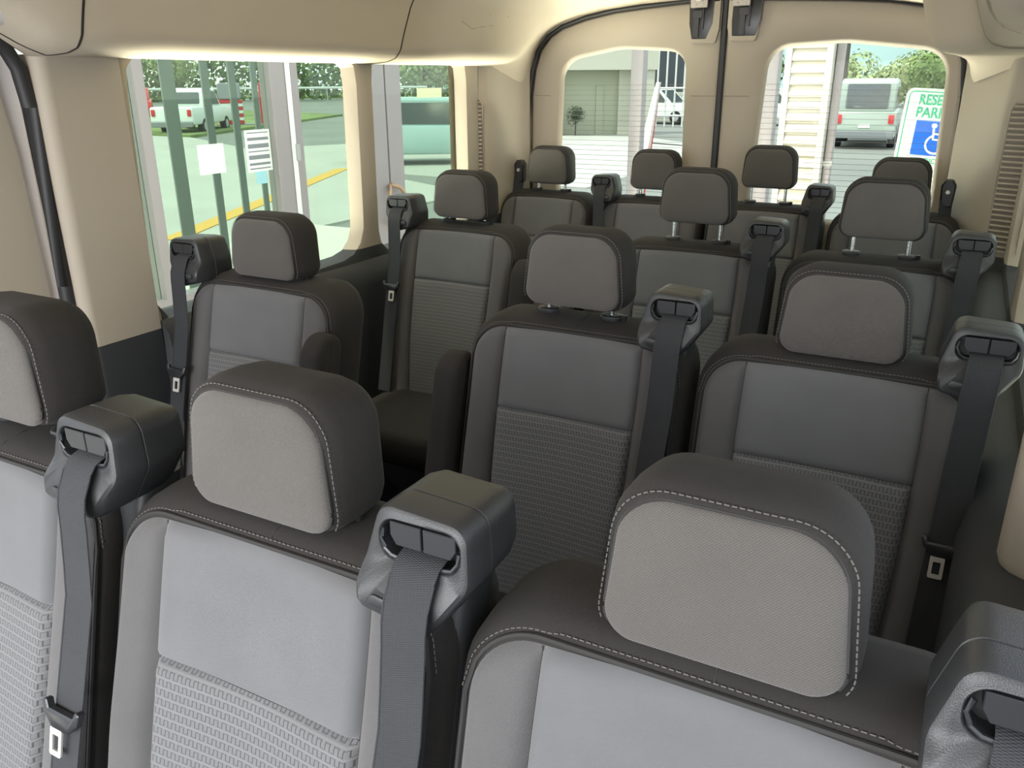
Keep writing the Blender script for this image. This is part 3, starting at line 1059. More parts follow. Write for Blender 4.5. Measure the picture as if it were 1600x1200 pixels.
# --- headrest
oh = rpoly([(-0.110, 0.0), (0.110, 0.0), (0.100, 0.157), (-0.100, 0.157)], [0.032, 0.032, 0.055, 0.055], 10)
hb = MB().pillow(oh, [(-0.004, 0.0150), (-0.001, 0.0105), (0.008, 0.004), (0.022, 0.0005), (0.05, 0.0), (0.078, 0.003), (0.093, 0.012), (0.099, 0.028), (0.101, 0.05)])
ME['headrest'] = mesh('headrest', hb, MT['band'], angle=50)
oc_ = rpoly([(-0.1015, 0.005), (0.1015, 0.005), (0.087, 0.1435), (-0.087, 0.1435)], [0.027, 0.027, 0.046, 0.046], 10)
hp = MB()
cx, cz = 0.0, 0.074
rr = []
for k, (sc, dy) in enumerate([(0.03, -0.0125), (0.3, -0.0123), (0.6, -0.0115), (0.8, -0.0102), (0.90, -0.0088), (0.95, -0.0072), (0.985, -0.0050), (1.0, -0.0020), (1.0, 0.008)]):
    rr.append([((p[0] - cx) * sc + cx, dy, (p[1] - cz) * sc + cz) for p in oc_])
hp.loft(rr, True, False)
ME['front_panel'] = mesh('front_panel', hp, MT['head'], angle=60)
edge_ = inset(oc_, -0.0005)
k0 = min(range(len(edge_)), key=lambda i: (round(edge_[i][1], 4), -edge_[i][0]))
# order the outline from the lower right corner over the top to the lower left corner
arch = [p for p in edge_ if p[1] > 0.016]
st0 = max(range(len(arch)), key=lambda i: arch[i][0] - arch[i][1])
arch = arch[st0:] + arch[:st0]
ME['head_stitch'] = dashes([Vector((a * 1.062, 0.0012 if b < 0.12 else 0.0004, (b - cz) * 1.075 + cz)) for a, b in arch], 0.0060, 0.0041, 0.00065, MT['thread'], 'stitching')
ME['head_piping'] = mesh('seam_piping', MB().tube([(a, -0.0015, b) for a, b in arch], 0.0016, 5), MT['thread_dark'])
ME['post'] = mesh('headrest_post', MB().tube([(0, 0, -0.10), (0, 0, 0.02)], 0.0062, 14), MT['chrome'], angle=50)
og = rrect(-0.024, 0.024, -0.017, 0.017, 0.0169, 8)
ME['guide'] = mesh('post_guide', MB().pillow(og, [(0.010, 0.012), (0.0105, 0.006), (0.009, 0.0015), (0.0065, 0.0), (0.0055, 0.0), (0.005, 0.003), (-0.006, 0.004)], axis='z'), MT['plastic'], angle=30)
ME['guide_button'] = mesh('release_button', MB().pillow(rrect(-0.006, 0.006, -0.004, 0.004, 0.003, 4), [(0.0, 0.001), (0.002, 0), (0.012, 0)], axis='z'), MT['plastic_smooth'])


# --- belt tower (retractor housing)
def front_y(x, z):
    """front face depth of the tower: the chin swells forward"""
    t = max(0, min(1, (1.040 - z) / 0.025))
    t = t * t * (3 - 2 * t)
    b_ = max(0, min(1, (1.002 - z) / 0.02))
    return -0.052 + (z - 1.03) * 0.10 - 0.016 * t * max(0.15, min(1, (0.055 - x) / 0.05)) + 0.010 * b_


ot = rpoly([(-0.058, 0.990), (0.014, 0.972), (0.055, 1.030), (0.051, 1.089), (-0.043, 1.094), (-0.060, 1.034)], [0.012, 0.018, 0.028, 0.020, 0.020, 0.022], 8)
sl = rrect(-0.040, 0.045, 1.042, 1.081, 0.016, 8)
NT = 72
tc_ = (0.002, 1.0615)
O_ = by_angle(ot, tc_, NT)
S_ = by_angle(sl, tc_, NT)


def tower():
    r_ = []
    def lay(pts, dy, abs_y=None):
        return [(a, (front_y(a, b) + dy) if abs_y is None else abs_y, b) for a, b in pts]
    r_.append(lay(inset(S_, 0.003), 0.020))
    r_.append(lay(inset(S_, 0.001), 0.004))
    r_.append(lay(S_, 0.0005))
    r_.append(lay(inset(S_, -0.0012), -0.0006))
    # intermediate ring
    mid = [((a[0] + b[0]) / 2, (a[1] + b[1]) / 2) for a, b in zip(inset(O_, 0.006), S_)]
    r_.append(lay(mid, 0))
    r_.append(lay(inset(O_, 0.006), 0.0))
    r_.append(lay(inset(O_, 0.002), 0.0025))
    r_.append(lay(O_, 0.008))
    r_.append(lay(O_, 0, -0.010))
    r_.append(lay(inset(O_, 0.0018), 0, -0.0092))
    r_.append(lay(inset(O_, 0.0018), 0, -0.0076))
    r_.append(lay(inset(O_, 0.0003), 0, -0.0066))
    r_.append(lay(inset(O_, 0.001), 0, 0.032))
    r_.append(lay(inset(O_, 0.006), 0, 0.050))
    r_.append(lay(inset(O_, 0.016), 0, 0.058))
    mb = MB().loft(r_, False, True)
    return mb


def tower_set(sgn):
    f = (lambda p: Vector((p.x * sgn, p.y, p.z)))
    d = {}
    d['tower'] = mesh('belt_tower', tower().map(f), MT['plastic'], angle=32)
    d['tray'] = mesh('slot_tray', MB().loft([[(a, front_y(a, b) + 0.0195, b) for a, b in inset(S_, 0.002)], [(a, front_y(a, b) + 0.03, b) for a, b in inset(S_, 0.002)]]).map(f), MT['slot'], smooth=False)
    for k, (x0, x1) in enumerate(((-0.030, 0.0035), (0.0055, 0.040))):
        o_f = rpoly([(x0 + 0.006 if k == 0 else x0, 1.0550), (x1 if k == 0 else x1 - 0.006, 1.0550), (x1, 1.0645), (x1, 1.0785), (x0, 1.0785), (x0, 1.0645)], 0.0012, 2)
        d['flap%d' % k] = mesh('slot_flap', MB().pillow(o_f, [(-0.047, 0.0008), (-0.0462, 0), (-0.030, 0)]).map(f), MT['plastic_smooth'], smooth=False)
    # lower lip of the mouth, thin bright edge
    lip = [(x + 0.001, front_y(x + 0.001, 1.0435 + (z - 1.0345) * 0.92) + 0.0008, 1.0435 + (z - 1.0345) * 0.92) for x, y, z in [(-0.036, -0.0500, 1.064), (-0.0395, -0.0510, 1.054), (-0.036, -0.0520, 1.043), (-0.028, -0.0530, 1.037), (-0.01, -0.0530, 1.0345), (0.02, -0.0520, 1.0345), (0.036, -0.0510, 1.038), (0.042, -0.0500, 1.047), (0.043, -0.0490, 1.058)]]
    d['lip'] = mesh('slot_lip', MB().tube(lip, 0.0022, 6).map(f), MT['plastic_smooth'])
    op_ = rpoly([(-0.042, 1.000), (-0.012, 0.995), (-0.012, 1.009), (-0.040, 1.013)], 0.006, 4)
    d['release'] = mesh('release_panel', MB().pillow(op_, [(-0.0014, 0.002), (-0.0008, 0.0), (0.006, 0.0)]).map(lambda p: Vector((p.x, p.y + front_y(p.x, p.z), p.z))).map(f), MT['plastic'])
    # post that carries the tower down the back of the seat
    d['column'] = mesh('tower_column', MB().loft([[(a, b - (ZS - z) * TAN * (z < ZS), z) for a, b in rrect(-0.045, 0.018, 0.005, 0.07, 0.015, 4)] for z in (0.36, 0.99)]).map(f), MT['plastic'])
    # webbing: slot -> over the lip -> down the bolster
    def pth(y0=0.0):
        P = [(0.004, -0.034, 1.052), (0.004, -0.046, 1.049), (0.0035, -0.0545, 1.0455), (0.003, -0.062, 1.036), (0.002, -0.0735, 1.012), (0.001, -0.0770, 0.992)]
        for z in (0.97, 0.95, 0.92, 0.88, 0.84, 0.80, 0.74, 0.68, 0.62, 0.56, 0.50, 0.45):
            q = (0.985 - z)
            P.append((0.001 - 0.03 * q, -0.0770 - q * 0.10 - max(0, q - 0.10) * 0.18, z))
        return P
    d['path'] = pth()
    d['belt'] = mesh('seat_belt', MB().ribbon(pth(), 0.0235, (1, 0, 0), 0.0016).map(f), MT['belt'], angle=60)
    # selvedge ribs along both edges
    rb = MB()
    for s_ in (-1, 1):
        rb.tube([(x + s_ * 0.0232, y - 0.0004, z) for x, y, z in pth()[3:]], 0.0013, 5)
    d['edge'] = mesh('belt_edge', rb.map(f), MT['belt'])
    return d


TW = {1: tower_set(1), -1: tower_set(-1)}

# --- latch tongue (origin at the middle of the webbing slot)
to = rpoly([(-0.034, 0.012), (-0.030, -0.004), (-0.014, -0.019), (0.014, -0.019), (0.030, -0.004), (0.034, 0.012), (0.026, 0.014), (0.022, 0.004), (-0.022, 0.004), (-0.026, 0.014)], 0.003, 3)
ME['tongue_grip'] = mesh('tongue_grip', MB().pillow(to, [(-0.006, 0.0022), (-0.0045, 0.0), (0.003, 0.0), (0.005, 0.002)]), MT['plastic_smooth'], angle=40)
tp = MB()
o1_ = rrect(-0.0105, 0.0105, -0.048, -0.012, 0.003, 4)
i1_ = rrect(-0.0055, 0.0055, -0.041, -0.021, 0.0012, 4)
N_ = len(o1_)
tp.loft([[(a, -0.0025, b) for a, b in i1_], [(a, -0.0025, b) for a, b in o1_], [(a, 0.0, b) for a, b in o1_], [(a, 0.0, b) for a, b in i1_], [(a, -0.0025, b) for a, b in i1_]], False, False)
ME['tongue_plate'] = mesh('tongue_plate', tp, MT['steel'], angle=30)

# --- fold-up armrest (on aisle seats)
oa = rpoly([(-0.06, 0.56), (0.03, 0.56), (0.03, 0.915), (-0.06, 0.915)], [0.03, 0.03, 0.045, 0.045], 8)
ar = MB().pillow(oa, [(-0.030, 0.012), (-0.024, 0.003), (-0.015, 0.0), (0.015, 0.0), (0.024, 0.003), (0.030, 0.012)], axis='x').map(lean)
ME['armrest'] = mesh('armrest', ar, MT['band'], angle=50)


def seat(x, yrow, h, tower_side, label, armrest=0, tongue_z=0.45, wide=1.0, twist=0.0, hdx=0.0, tdx=0.0):
    r = thing('van_seat', label, 'seat', (x, yrow, 0), 0, 'passenger seats')
    r.scale = (wide, 1, 1)
    b = obj('backrest', ME['backrest'], parent=r)
    for nm, k in (('upper_panel', 'upper_panel'), ('woven_panel', 'woven_panel'), ('bolster', 'bolster_l'), ('bolster', 'bolster_r'), ('seam_piping', 'seam_piping'), ('top_seam', 'top_seam')):
        obj(nm, ME[k], parent=b)
    s = obj('stitching', ME['stitching'], parent=b)
    s['kind'] = 'stuff'
    obj('cushion', ME['cushion'], parent=r)
    obj('valance', ME['valance'], parent=r)
    for me in ME['legs']:
        obj('leg', me, parent=r)
    hd = obj('headrest', ME['headrest'], parent=r, loc=(hdx, 0, h), rot=(R(-2), 0, twist))
    obj('front_panel', ME['front_panel'], parent=hd)
    obj('seam_piping', ME['head_piping'], parent=hd)
    s = obj('stitching', ME['head_stitch'], parent=hd)
    s['kind'] = 'stuff'
    for sx in (-1, 1):
        obj('headrest_post', ME['post'], parent=hd, loc=(sx * 0.069, 0.048, 0))
        g = obj('post_guide', ME['guide'], parent=r, loc=(sx * 0.069 + hdx, 0.046, 1.004), rot=(R(3), 0, 0))
        if sx > 0:
            obj('release_button', ME['guide_button'], parent=g, loc=(0.026, -0.002, 0.0))
    if tower_side:
        T = TW[tower_side]
        tx = tower_side * 0.212 + tdx
        t = obj('belt_tower', T['tower'], parent=r, loc=(tx, 0, 0))
        for nm, k in (('slot_tray', 'tray'), ('slot_flap', 'flap0'), ('slot_flap', 'flap1'), ('slot_lip', 'lip'), ('release_panel', 'release')):
            obj(nm, T[k], parent=t)
        obj('tower_column', T['column'], parent=t)
        bl = obj('seat_belt', T['belt'], parent=r, loc=(tx, 0, 0))
        obj('belt_edge', T['edge'], parent=bl)
        if tongue_z > 0.5:
            P = T['path']
            for i in range(len(P) - 1):
                if P[i][2] >= tongue_z >= P[i + 1][2]:
                    q = (P[i][2] - tongue_z) / (P[i][2] - P[i + 1][2])
                    px = P[i][0] + (P[i + 1][0] - P[i][0]) * q
                    py = P[i][1] + (P[i + 1][1] - P[i][1]) * q
                    break
            g = obj('tongue_grip', ME['tongue_grip'], parent=bl, loc=(px * tower_side, py - 0.0075, tongue_z), rot=(R(-14), 0, 0))
            p_ = obj('tongue_plate', ME['tongue_plate'], parent=bl, loc=(px * tower_side - tower_side * 0.006, py - 0.0115, tongue_z - 0.004), rot=(R(-14), 0, 0))
            p_['label'] = 'bright steel latch plate'
    if armrest:
        obj('armrest', ME['armrest'], parent=r, loc=(armrest * (0.262 if x > 0 or yrow > 2 else 0.226), 0 if x > 0 or yrow > 2 else -0.035, 0))
    return r


Y1, Y2, Y3, Y4 = 0.567, 1.435, 2.333, 3.222
seat(-0.205, Y1, 1.030, 1, 'grey cloth front-row seat cut off by the left edge of the photo', tongue_z=0.745, tdx=0.034)
seat(0.281, Y1, 1.000, 1, 'grey cloth seat in the middle of the front row, its belt hanging on the right', hdx=-0.020, tdx=0.007)
seat(0.760, Y1, 0.992, 1, 'grey cloth front-row seat with the largest headrest, at bottom right')
seat(-0.575, Y2, 1.002, -1, 'second-row single seat beside the large left window, headrest pushed down', armrest=1, tongue_z=0.775)
seat(0.250, Y2, 1.027, 1, 'second-row seat beside the aisle, headrest raised on two bright posts', armrest=-1, hdx=-0.014, tdx=-0.006)
seat(0.735, Y2, 0.998, 1, 'second-row seat on the right with headrest down and bright belt tongue', tongue_z=0.760)
seat(-0.574, Y3, 1.020, -1, 'third-row single seat beside the narrow left window', armrest=1, tongue_z=0.80)
seat(0.212, Y3, 1.060, 1, 'third-row aisle seat with the tall raised headrest in front of the door seam')
seat(0.708, Y3, 1.055, 1, 'third-row right seat with the tall raised headrest')
seat(-0.685, Y4, 1.036, 0, 'back-row seat in the left rear corner', wide=0.925)
seat(-0.218, Y4, 1.036, -1, 'back-row seat second from the left, before the left rear window', wide=0.925)
seat(0.228, Y4, 1.064, 1, 'back-row seat standing before the right rear window, against the louvred column', wide=0.925)
seat(0.682, Y4, 1.036, 0, 'back-row seat in the right rear corner, under the parking sign', wide=0.925)


# ---- belts of the two outer back-row seats, anchored on the corner pillars
def pillar_belt(x, y, z, xb, yb, zb, label, sgn):
    r = thing('pillar_belt', label, 'seat belt', (x, y, z), 0, 'pillar seat belts')
    obj('belt_guide', MB().pillow(rpoly([(-0.020, -0.045), (0.020, -0.045), (0.024, 0.03), (0.012, 0.05), (-0.012, 0.05), (-0.024, 0.03)], 0.01, 4), [(-0.022, 0.006), (-0.016, 0.0), (0.01, 0.0), (0.016, 0.004)]), MT['plastic_smooth'], r)
    obj('guide_bolt', MB().pillow(rrect(-0.008, 0.008, 0.0, 0.016, 0.0078, 6), [(-0.028, 0.002), (-0.0215, 0)]), MT['steel'], r)
    d = Vector((xb - x, yb - y, zb - z))
    obj('webbing', MB().ribbon([Vector((0, -0.014, -0.02)), Vector((0, -0.02, -0.045)), d * 0.3 + Vector((0, -0.012, 0)), d * 0.6, d], 0.022, (0.9, 0.43, 0)), MT['belt'], r)
    return r


pillar_belt(-0.852, 3.30, 1.075, -0.875, 3.16, 0.45, 'black belt guide on the left rear corner pillar', -1)
pillar_belt(0.835, 3.28, 1.072, 0.865, 3.12, 0.45, 'black belt guide on the right rear corner pillar', 1)

# ================================================================ OUTSIDE
G = -0.65
EX = {}
EX['asphalt'] = mat('asphalt', (0.20, 0.205, 0.19), 0.9, var=(0.25, 0.12))
EX['concrete'] = mat('pale_concrete', (0.42, 0.42, 0.38), 0.9, var=(0.6, 0.08))
EX['yellow'] = mat('yellow_paint', (0.62, 0.36, 0.06), 0.8)
EX['white_line'] = mat('white_line', (0.7, 0.7, 0.68), 0.8)
EX['grass'] = mat('verge_grass', (0.17, 0.22, 0.07), 0.95, var=(0.8, 0.3))
EX['alu'] = mat('mauve_aluminium', (0.34, 0.30, 0.31), 0.4, metal=0.2)
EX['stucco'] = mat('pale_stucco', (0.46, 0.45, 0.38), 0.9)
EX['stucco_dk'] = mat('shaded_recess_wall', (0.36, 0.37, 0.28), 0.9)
EX['siding'] = mat('cream_siding', (0.56, 0.525, 0.46), 0.6)
EX['blind'] = mat('blind_grey', (0.26, 0.27, 0.27), 0.8)
EX['paper'] = mat('paper', (0.82, 0.84, 0.80), 0.7)
EX['bronze'] = mat('bronze_handle', (0.42, 0.27, 0.18), 0.3, metal=0.8)
EX['red'] = mat('red_paint', (0.55, 0.03, 0.035), 0.3)
EX['white'] = mat('car_white', (0.75, 0.77, 0.76), 0.3)
EX['silver'] = mat('car_silver_green', (0.36, 0.42, 0.37), 0.35)
EX['teal'] = mat('car_teal', (0.36, 0.50, 0.50), 0.35)
EX['cgrey'] = mat('car_grey', (0.22, 0.23, 0.25), 0.35)
EX['tyre'] = mat('tyre', (0.02, 0.02, 0.02), 0.9)
EX['cglass'] = mat('car_window', (0.06, 0.075, 0.08), 0.1, spec=0.8)
EX['lampred'] = mat('tail_lamp', (0.6, 0.02, 0.03), 0.3)
EX['dark'] = mat('dark_cladding', (0.035, 0.04, 0.05), 0.5)
EX['leaf'] = mat('tree_leaf', (0.15, 0.23, 0.06), 0.8, var=(1.2, 0.35))
EX['leaf2'] = mat('tree_leaf_pale', (0.34, 0.40, 0.18), 0.8, var=(1.2, 0.3))
EX['leaf3'] = mat('shrub_leaf', (0.03, 0.05, 0.025), 0.8, var=(2, 0.3))
EX['bark'] = mat('bark', (0.09, 0.075, 0.06), 0.9)
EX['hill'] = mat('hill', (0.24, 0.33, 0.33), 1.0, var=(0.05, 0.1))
EX['blue'] = mat('sign_blue', (0.0, 0.10, 0.55), 0.5)
EX['green'] = mat('sign_green', (0.02, 0.36, 0.20), 0.5)
EX['signw'] = mat('sign_white', (0.62, 0.64, 0.63), 0.4)
EX['postgrey'] = mat('galvanised_post', (0.45, 0.45, 0.45), 0.5, metal=0.5)
EX['sglass'] = glass('storefront_glass', (0.80, 0.88, 0.82), 0.04)
EX['stripe'] = mat('banner_white', (0.8, 0.8, 0.8), 0.7)

struct('ground', MB().add([(-160, -40, G), (90, -40, G), (90, 260, G), (-160, 260, G)], [(0, 1, 2, 3)]), EX['asphalt'], smooth=False, label='grey asphalt car park around the van')


def slab(name, pts, z0, z1, m, label, parent=None):
    n = len(pts)
    mb = MB().loft([[(a, b, z0) for a, b in pts], [(a, b, z1) for a, b in pts]])
    return struct(name, mb, m, parent, smooth=False, label=label)


slab('sidewalk', [(-7.6, -2), (-1.75, -2), (-1.75, 9.5), (-7.6, 9.5)], G, G + 0.1, mat('bright_concrete', (0.60, 0.57, 0.50), 0.9, var=(0.6, 0.06)), 'pale concrete walk along the glazed shop front')
slab('pavement', [(-30.0, 6.0), (-7.7, 6.0), (-7.7, 14.2), (-30.0, 26.0)], G - 0.05, G + 0.035, EX['concrete'], 'pale concrete apron reflected in the shop glass, built beyond it')  # reflected ground, modelled as a slab behind the panes
slab('road_marking', [(-8.9, 7.75), (-8.65, 7.95), (-12.9, 16.9), (-13.2, 16.75)], G + 0.036, G + 0.05, EX['yellow'], 'yellow painted edge line on the pale apron')
slab('road_marking', [(-9.6, 29.0), (-7.6, 28.0), (-7.55, 28.3), (-9.55, 29.4)], G, G + 0.02, EX['yellow'], 'yellow bay line seen through the left rear window')
slab('road_marking', [(-6.2, 11.0), (-1.2, 9.4), (-1.15, 9.6), (-6.15, 11.25)], G, G + 0.02, EX['yellow'], 'yellow bay line behind the van')
slab('verge', [(-60, 26.8), (-27, 24.4), (-36, 45), (-60, 52)], G, G + 0.12, EX['grass'], 'dark grass verge with a kerb under the parked cars')  # belongs to the reflected lot, built beyond the shop glass
slab('lawn', [(-150, 70), (-60, 100), (-40, 170), (-150, 170)], G, G + 0.2, EX['grass'], 'far strip of grass beyond the car park')  # far edge of the reflected lot

# ---- shop front with door pair, x = -3.2
XS = -3.2
sf = thing('shop_front', 'glazed shop front with mauve aluminium frames beside the van', 'shop front', (XS, 4.5, G))


def bar(y0, y1, z0, z1, name, m=None, x0=-0.05, x1=0.05, parent=sf):
    return obj(name, MB().pillow(rrect(x0, x1, y0 - 4.5, y1 - 4.5, 0.006, 2), [(z0 - G, 0.0), (z1 - G, 0.0)], axis='z'), m or EX['alu'], parent, smooth=False)


bar(2.2, 4.40, -0.45, 0.17, 'stall_riser', EX['stucco'])
bar(2.2, 4.40, 0.17, 0.25, 'bottom_rail')
bar(3.19, 3.262, 0.25, 2.3, 'mullion')
bar(2.2, 2.27, 0.17, 2.3, 'mullion')
bar(4.22, 4.40, 0.0 + G, 2.3, 'mullion')
bar(2.2, 7.2, 2.3, 2.45, 'head_rail')
bar(6.9, 7.2, G, 2.3, 'mullion')
obj('pane', MB().box(-0.004, 0.004, 2.27 - 4.5, 3.19 - 4.5, 0.25 - G, 2.3 - G), EX['sglass'], sf, smooth=False)
obj('pane', MB().box(-0.004, 0.004, 3.262 - 4.5, 4.22 - 4.5, 0.25 - G, 2.3 - G), EX['sglass'], sf, smooth=False)
for y0, y1, side in ((4.41, 5.435, 1), (5.455, 6.89, -1)):
    lf = bar(y0, y0 + (0.07 if side > 0 else 0.19), G + 0.12, 2.28, 'door_leaf')
    bar(y1 - (0.19 if side > 0 else 0.07), y1, G + 0.12, 2.28, 'stile', parent=lf)
    bar(y0, y1, G + 0.12, G + 0.36, 'rail', parent=lf)
    obj('pane', MB().box(-0.004, 0.004, y0 + 0.07 - 4.5, y1 - 0.07 - 4.5, 0.36, 2.26 - G), EX['sglass'], lf, smooth=False)
    yh = y1 - 0.10 if side > 0 else y0 + 0.10
    h = []
    for k in range(13):
        t = k / 12
        zz = 0.68 - 0.31 * t
        h.append((0.05 + 0.07 * math.sin(math.pi * min(1, max(0, t))) ** 0.35, yh - 4.5 + side * 0.10 * (1 - math.sin(math.pi * t) ** 0.4), zz - G))
    obj('pull_handle', MB().tube(h, 0.016, 8), EX['bronze'], lf)['label'] = 'bronze pull handle'
for z_ in (0.95, 0.45):
    bar(4.385, 4.42, z_, z_ + 0.11, 'hinge', EX['postgrey'], 0.05, 0.075)


def notice(y0, y1, z0, z1, m, name):
    return obj(name, MB().box(0.006, 0.009, y0 - 4.5, y1 - 4.5, z0 - G, z1 - G), m, sf, smooth=False)


notice(3.595, 3.80, 0.925, 1.10, EX['paper'], 'paper_notice')
hs_ = notice(3.985, 4.205, 0.905, 1.165, EX['paper'], 'hours_notice')
hs_['label'] = 'white bordered notice with dark bands of print'
for a_, b_ in ((1.150, 1.144), (1.118, 1.100), (1.078, 1.052), (1.035, 1.028), (1.008, 0.982), (0.960, 0.945), (0.928, 0.920)):
    obj('print_band', MB().box(0.0095, 0.0105, 4.003 - 4.5, 4.187 - 4.5, min(a_, b_) - G, max(a_, b_) - G), EX['cgrey'], hs_, smooth=False)
notice(4.05, 4.145, 0.825, 0.905, mat('sticker_blue', (0.35, 0.62, 0.68), 0.6), 'blue_sticker')
notice(5.93, 6.30, 1.325, 1.40, mat('pale_yellow_paper', (0.75, 0.74, 0.45), 0.7), 'yellow_notice')
bar(4.355, 4.40, G + 0.1, 2.28, 'weather_strip', EX['paper'], 0.05, 0.06)
# vertical blind louvres hanging behind the fixed panes
bl_ = thing('vertical_blind', 'grey vertical blind louvres hanging behind the shop glass', 'blind', (-3.75, 4.0, G))
obj('head_track', MB().box(-0.03, 0.03, -1.4, 1.3, 2.92, 2.97), EX['alu'], bl_, smooth=False)
for y_, w_ in ((3.33, 0.05), (3.64, 0.055), (3.92, 0.11), (4.23, 0.065), (4.47, 0.06), (4.68, 0.05), (3.05, 0.05), (2.8, 0.05)):
    obj('louvre', MB().box(-0.006, 0.006, y_ - 4.0 - w_ / 2, y_ - 4.0 + w_ / 2, 0.55, 2.93), EX['blind'], bl_, smooth=False)


# ---- vehicles
def car(name, label, cat, loc, rz, col, kind='suv', group='parked cars'):
    r = thing(name, label, cat, loc, rz, group)
    w = 0.92
    if kind == 'suv':
        low = [(-2.25, 0.30), (2.2, 0.30), (2.28, 0.55), (2.25, 0.98), (1.9, 1.05), (-1.0, 1.02), (-2.05, 0.90), (-2.3, 0.6)]
        cab = [(-1.15, 0.98), (2.12, 1.0), (1.95, 1.62), (1.6, 1.72), (-0.35, 1.70)]
        win = [(-0.92, 1.03), (1.98, 1.06), (1.86, 1.55), (1.6, 1.60), (-0.38, 1.60)]
    elif kind == 'pickup':
        low = [(-2.7, 0.42), (2.65, 0.42), (2.7, 0.6), (2.68, 1.16), (-1.2, 1.14), (-2.5, 1.05), (-2.75, 0.75)]
        cab = [(-1.25, 1.12), (1.0, 1.13), (0.85, 1.80), (0.5, 1.88), (-0.5, 1.86)]
        win = [(-1.0, 1.18), (0.88, 1.2), (0.75, 1.72), (0.4, 1.78), (-0.5, 1.76)]
    elif kind == 'van':
        low = [(-2.5, 0.32), (2.5, 0.32), (2.55, 0.6), (2.52, 1.15), (-1.2, 1.15), (-2.3, 1.0), (-2.55, 0.6)]
        cab = [(-1.7, 1.1), (2.5, 1.1), (2.4, 1.95), (2.1, 2.12), (-0.4, 2.08), (-0.9, 1.95)]
        win = [(-1.4, 1.2), (2.35, 1.2), (2.28, 1.8), (2.1, 1.88), (-0.5, 1.86)]
    body = MB().pillow(rpoly(low, 0.10, 3), [(-w, 0.07), (-w + 0.03, 0.02), (-w + 0.10, 0.0), (w - 0.10, 0.0), (w - 0.03, 0.02), (w, 0.07)], axis='x')
    b = obj('car_body', body, col, r)
    wi = w - 0.10
    obj('cabin', MB().pillow(rpoly(cab, 0.08, 3), [(-wi, 0.06), (-wi + 0.05, 0.0), (wi - 0.05, 0.0), (wi, 0.06)], axis='x'), col, r)
    for sx in (-1, 1):
        obj('side_window', MB().pillow(rpoly(win, 0.05, 3), sorted([(sx * (wi + 0.004), 0.01), (sx * (wi - 0.02), 0.0)]), axis='x'), EX['cglass'], r)
    ye = max(p[0] for p in cab)
    zc = [p[1] for p in cab]
    z0, z1 = min(zc) + 0.12, max(zc) - 0.16
    # rear window follows the slope of the cabin back
    cb = [p for p in cab if p[0] > 0.5]
    top = max(cb, key=lambda p: p[1])
    s2 = sorted(cb, key=lambda p: -p[0])[0:2]
    (ya, za), (yb, zb) = s2[0], s2[1]
    f = lambda z: ya + (yb - ya) * (z - za) / (zb - za) + 0.012
    rw = MB().loft([[(x, f(z), z) for x, z in rrect(-0.62, 0.62, z0, z1, 0.06, 4)], [(x * 0.98, f(z) + 0.006, z) for x, z in rrect(-0.60, 0.60, z0 + 0.02, z1 - 0.02, 0.05, 4)]])
    obj('rear_window', rw, EX['cglass'], r)
    cb = sorted([p for p in cab if p[0] < 0], key=lambda p: p[0])[0:2]
    (ya, za), (yb, zb) = cb[0], cb[1]
    g = lambda z: ya + (yb - ya) * (z - za) / (zb - za) - 0.014
    obj('windscreen', MB().loft([[(x, g(z), z) for x, z in rrect(-0.66, 0.66, za + 0.08, zb - 0.06, 0.06, 4)], [(x * 0.98, g(z) - 0.006, z) for x, z in rrect(-0.64, 0.64, za + 0.1, zb - 0.08, 0.05, 4)]]), EX['cglass'], r)
    yr = max(p[0] for p in low)
    for sx in (-1, 1):
        obj('tail_lamp', MB().pillow(rrect(sx * 0.76 - 0.08, sx * 0.76 + 0.08, 0.78, 1.05, 0.03, 3), [(yr - 0.12, 0.0), (yr + 0.015, 0.0), (yr + 0.02, 0.01)]), EX['lampred'], r)
    obj('rear_bumper', MB().pillow(rrect(-0.88, 0.88, 0.34, 0.56, 0.06, 3), [(yr - 0.1, 0.0), (yr + 0.06, 0.0), (yr + 0.08, 0.02)]), EX['cgrey'], r)
    obj('number_plate', MB().box(-0.17, 0.17, yr + 0.0, yr + 0.02, 0.66, 0.76), EX['paper'], r, smooth=False)
    for sx in (-1, 1):
        for yy in (-1.45, 1.4):
            c_ = [(yy + 0.34 * math.cos(2 * math.pi * k / 16), 0.34 + 0.34 * math.sin(2 * math.pi * k / 16)) for k in range(16)]
            wl = obj('wheel', MB().pillow(c_, sorted([(sx * 0.70, 0.02), (sx * 0.74, 0.0), (sx * 0.90, 0.0), (sx * 0.935, 0.03)]), axis='x'), EX['tyre'], r)
            h_ = [(yy + 0.2 * math.cos(2 * math.pi * k / 12), 0.34 + 0.2 * math.sin(2 * math.pi * k / 12)) for k in range(12)]
            obj('hubcap', MB().pillow(h_, sorted([(sx * 0.90, 0.0), (sx * 0.942, 0.02)]), axis='x'), EX['postgrey'], wl)
    return r


car('parked_suv', 'red car at the far left, a shop glass reflection built as an object', 'car', (-46.5, 37.5, G + 0.12), R(50), EX['red'], 'suv')  # stands in for a reflection in the shop glass
car('pickup_truck', 'white pickup truck across the lot, a shop glass reflection built as an object', 'truck', (-30.2, 27.6, G), R(208), EX['white'], 'pickup')  # reflected truck, modelled behind the pane instead
car('parked_suv', 'pale teal car in the narrow left window, a shop glass reflection built as an object', 'car', (-11.9, 19.6, G), R(125), EX['teal'], 'suv')  # likewise a reflection modelled as a solid car
car('parked_van', 'grey green van parked behind, seen through the right rear window', 'van', (-2.3, 31.6, G), R(183), EX['silver'], 'van')
car('parked_suv', 'dark grey car with red tail lamp parked beyond the parking sign', 'car', (0.45, 36.0, G), R(184), EX['cgrey'], 'suv')
car('parked_suv', 'pale car far off between the rear posts', 'car', (-8.0, 43.0, G), R(95), EX['white'], 'suv')
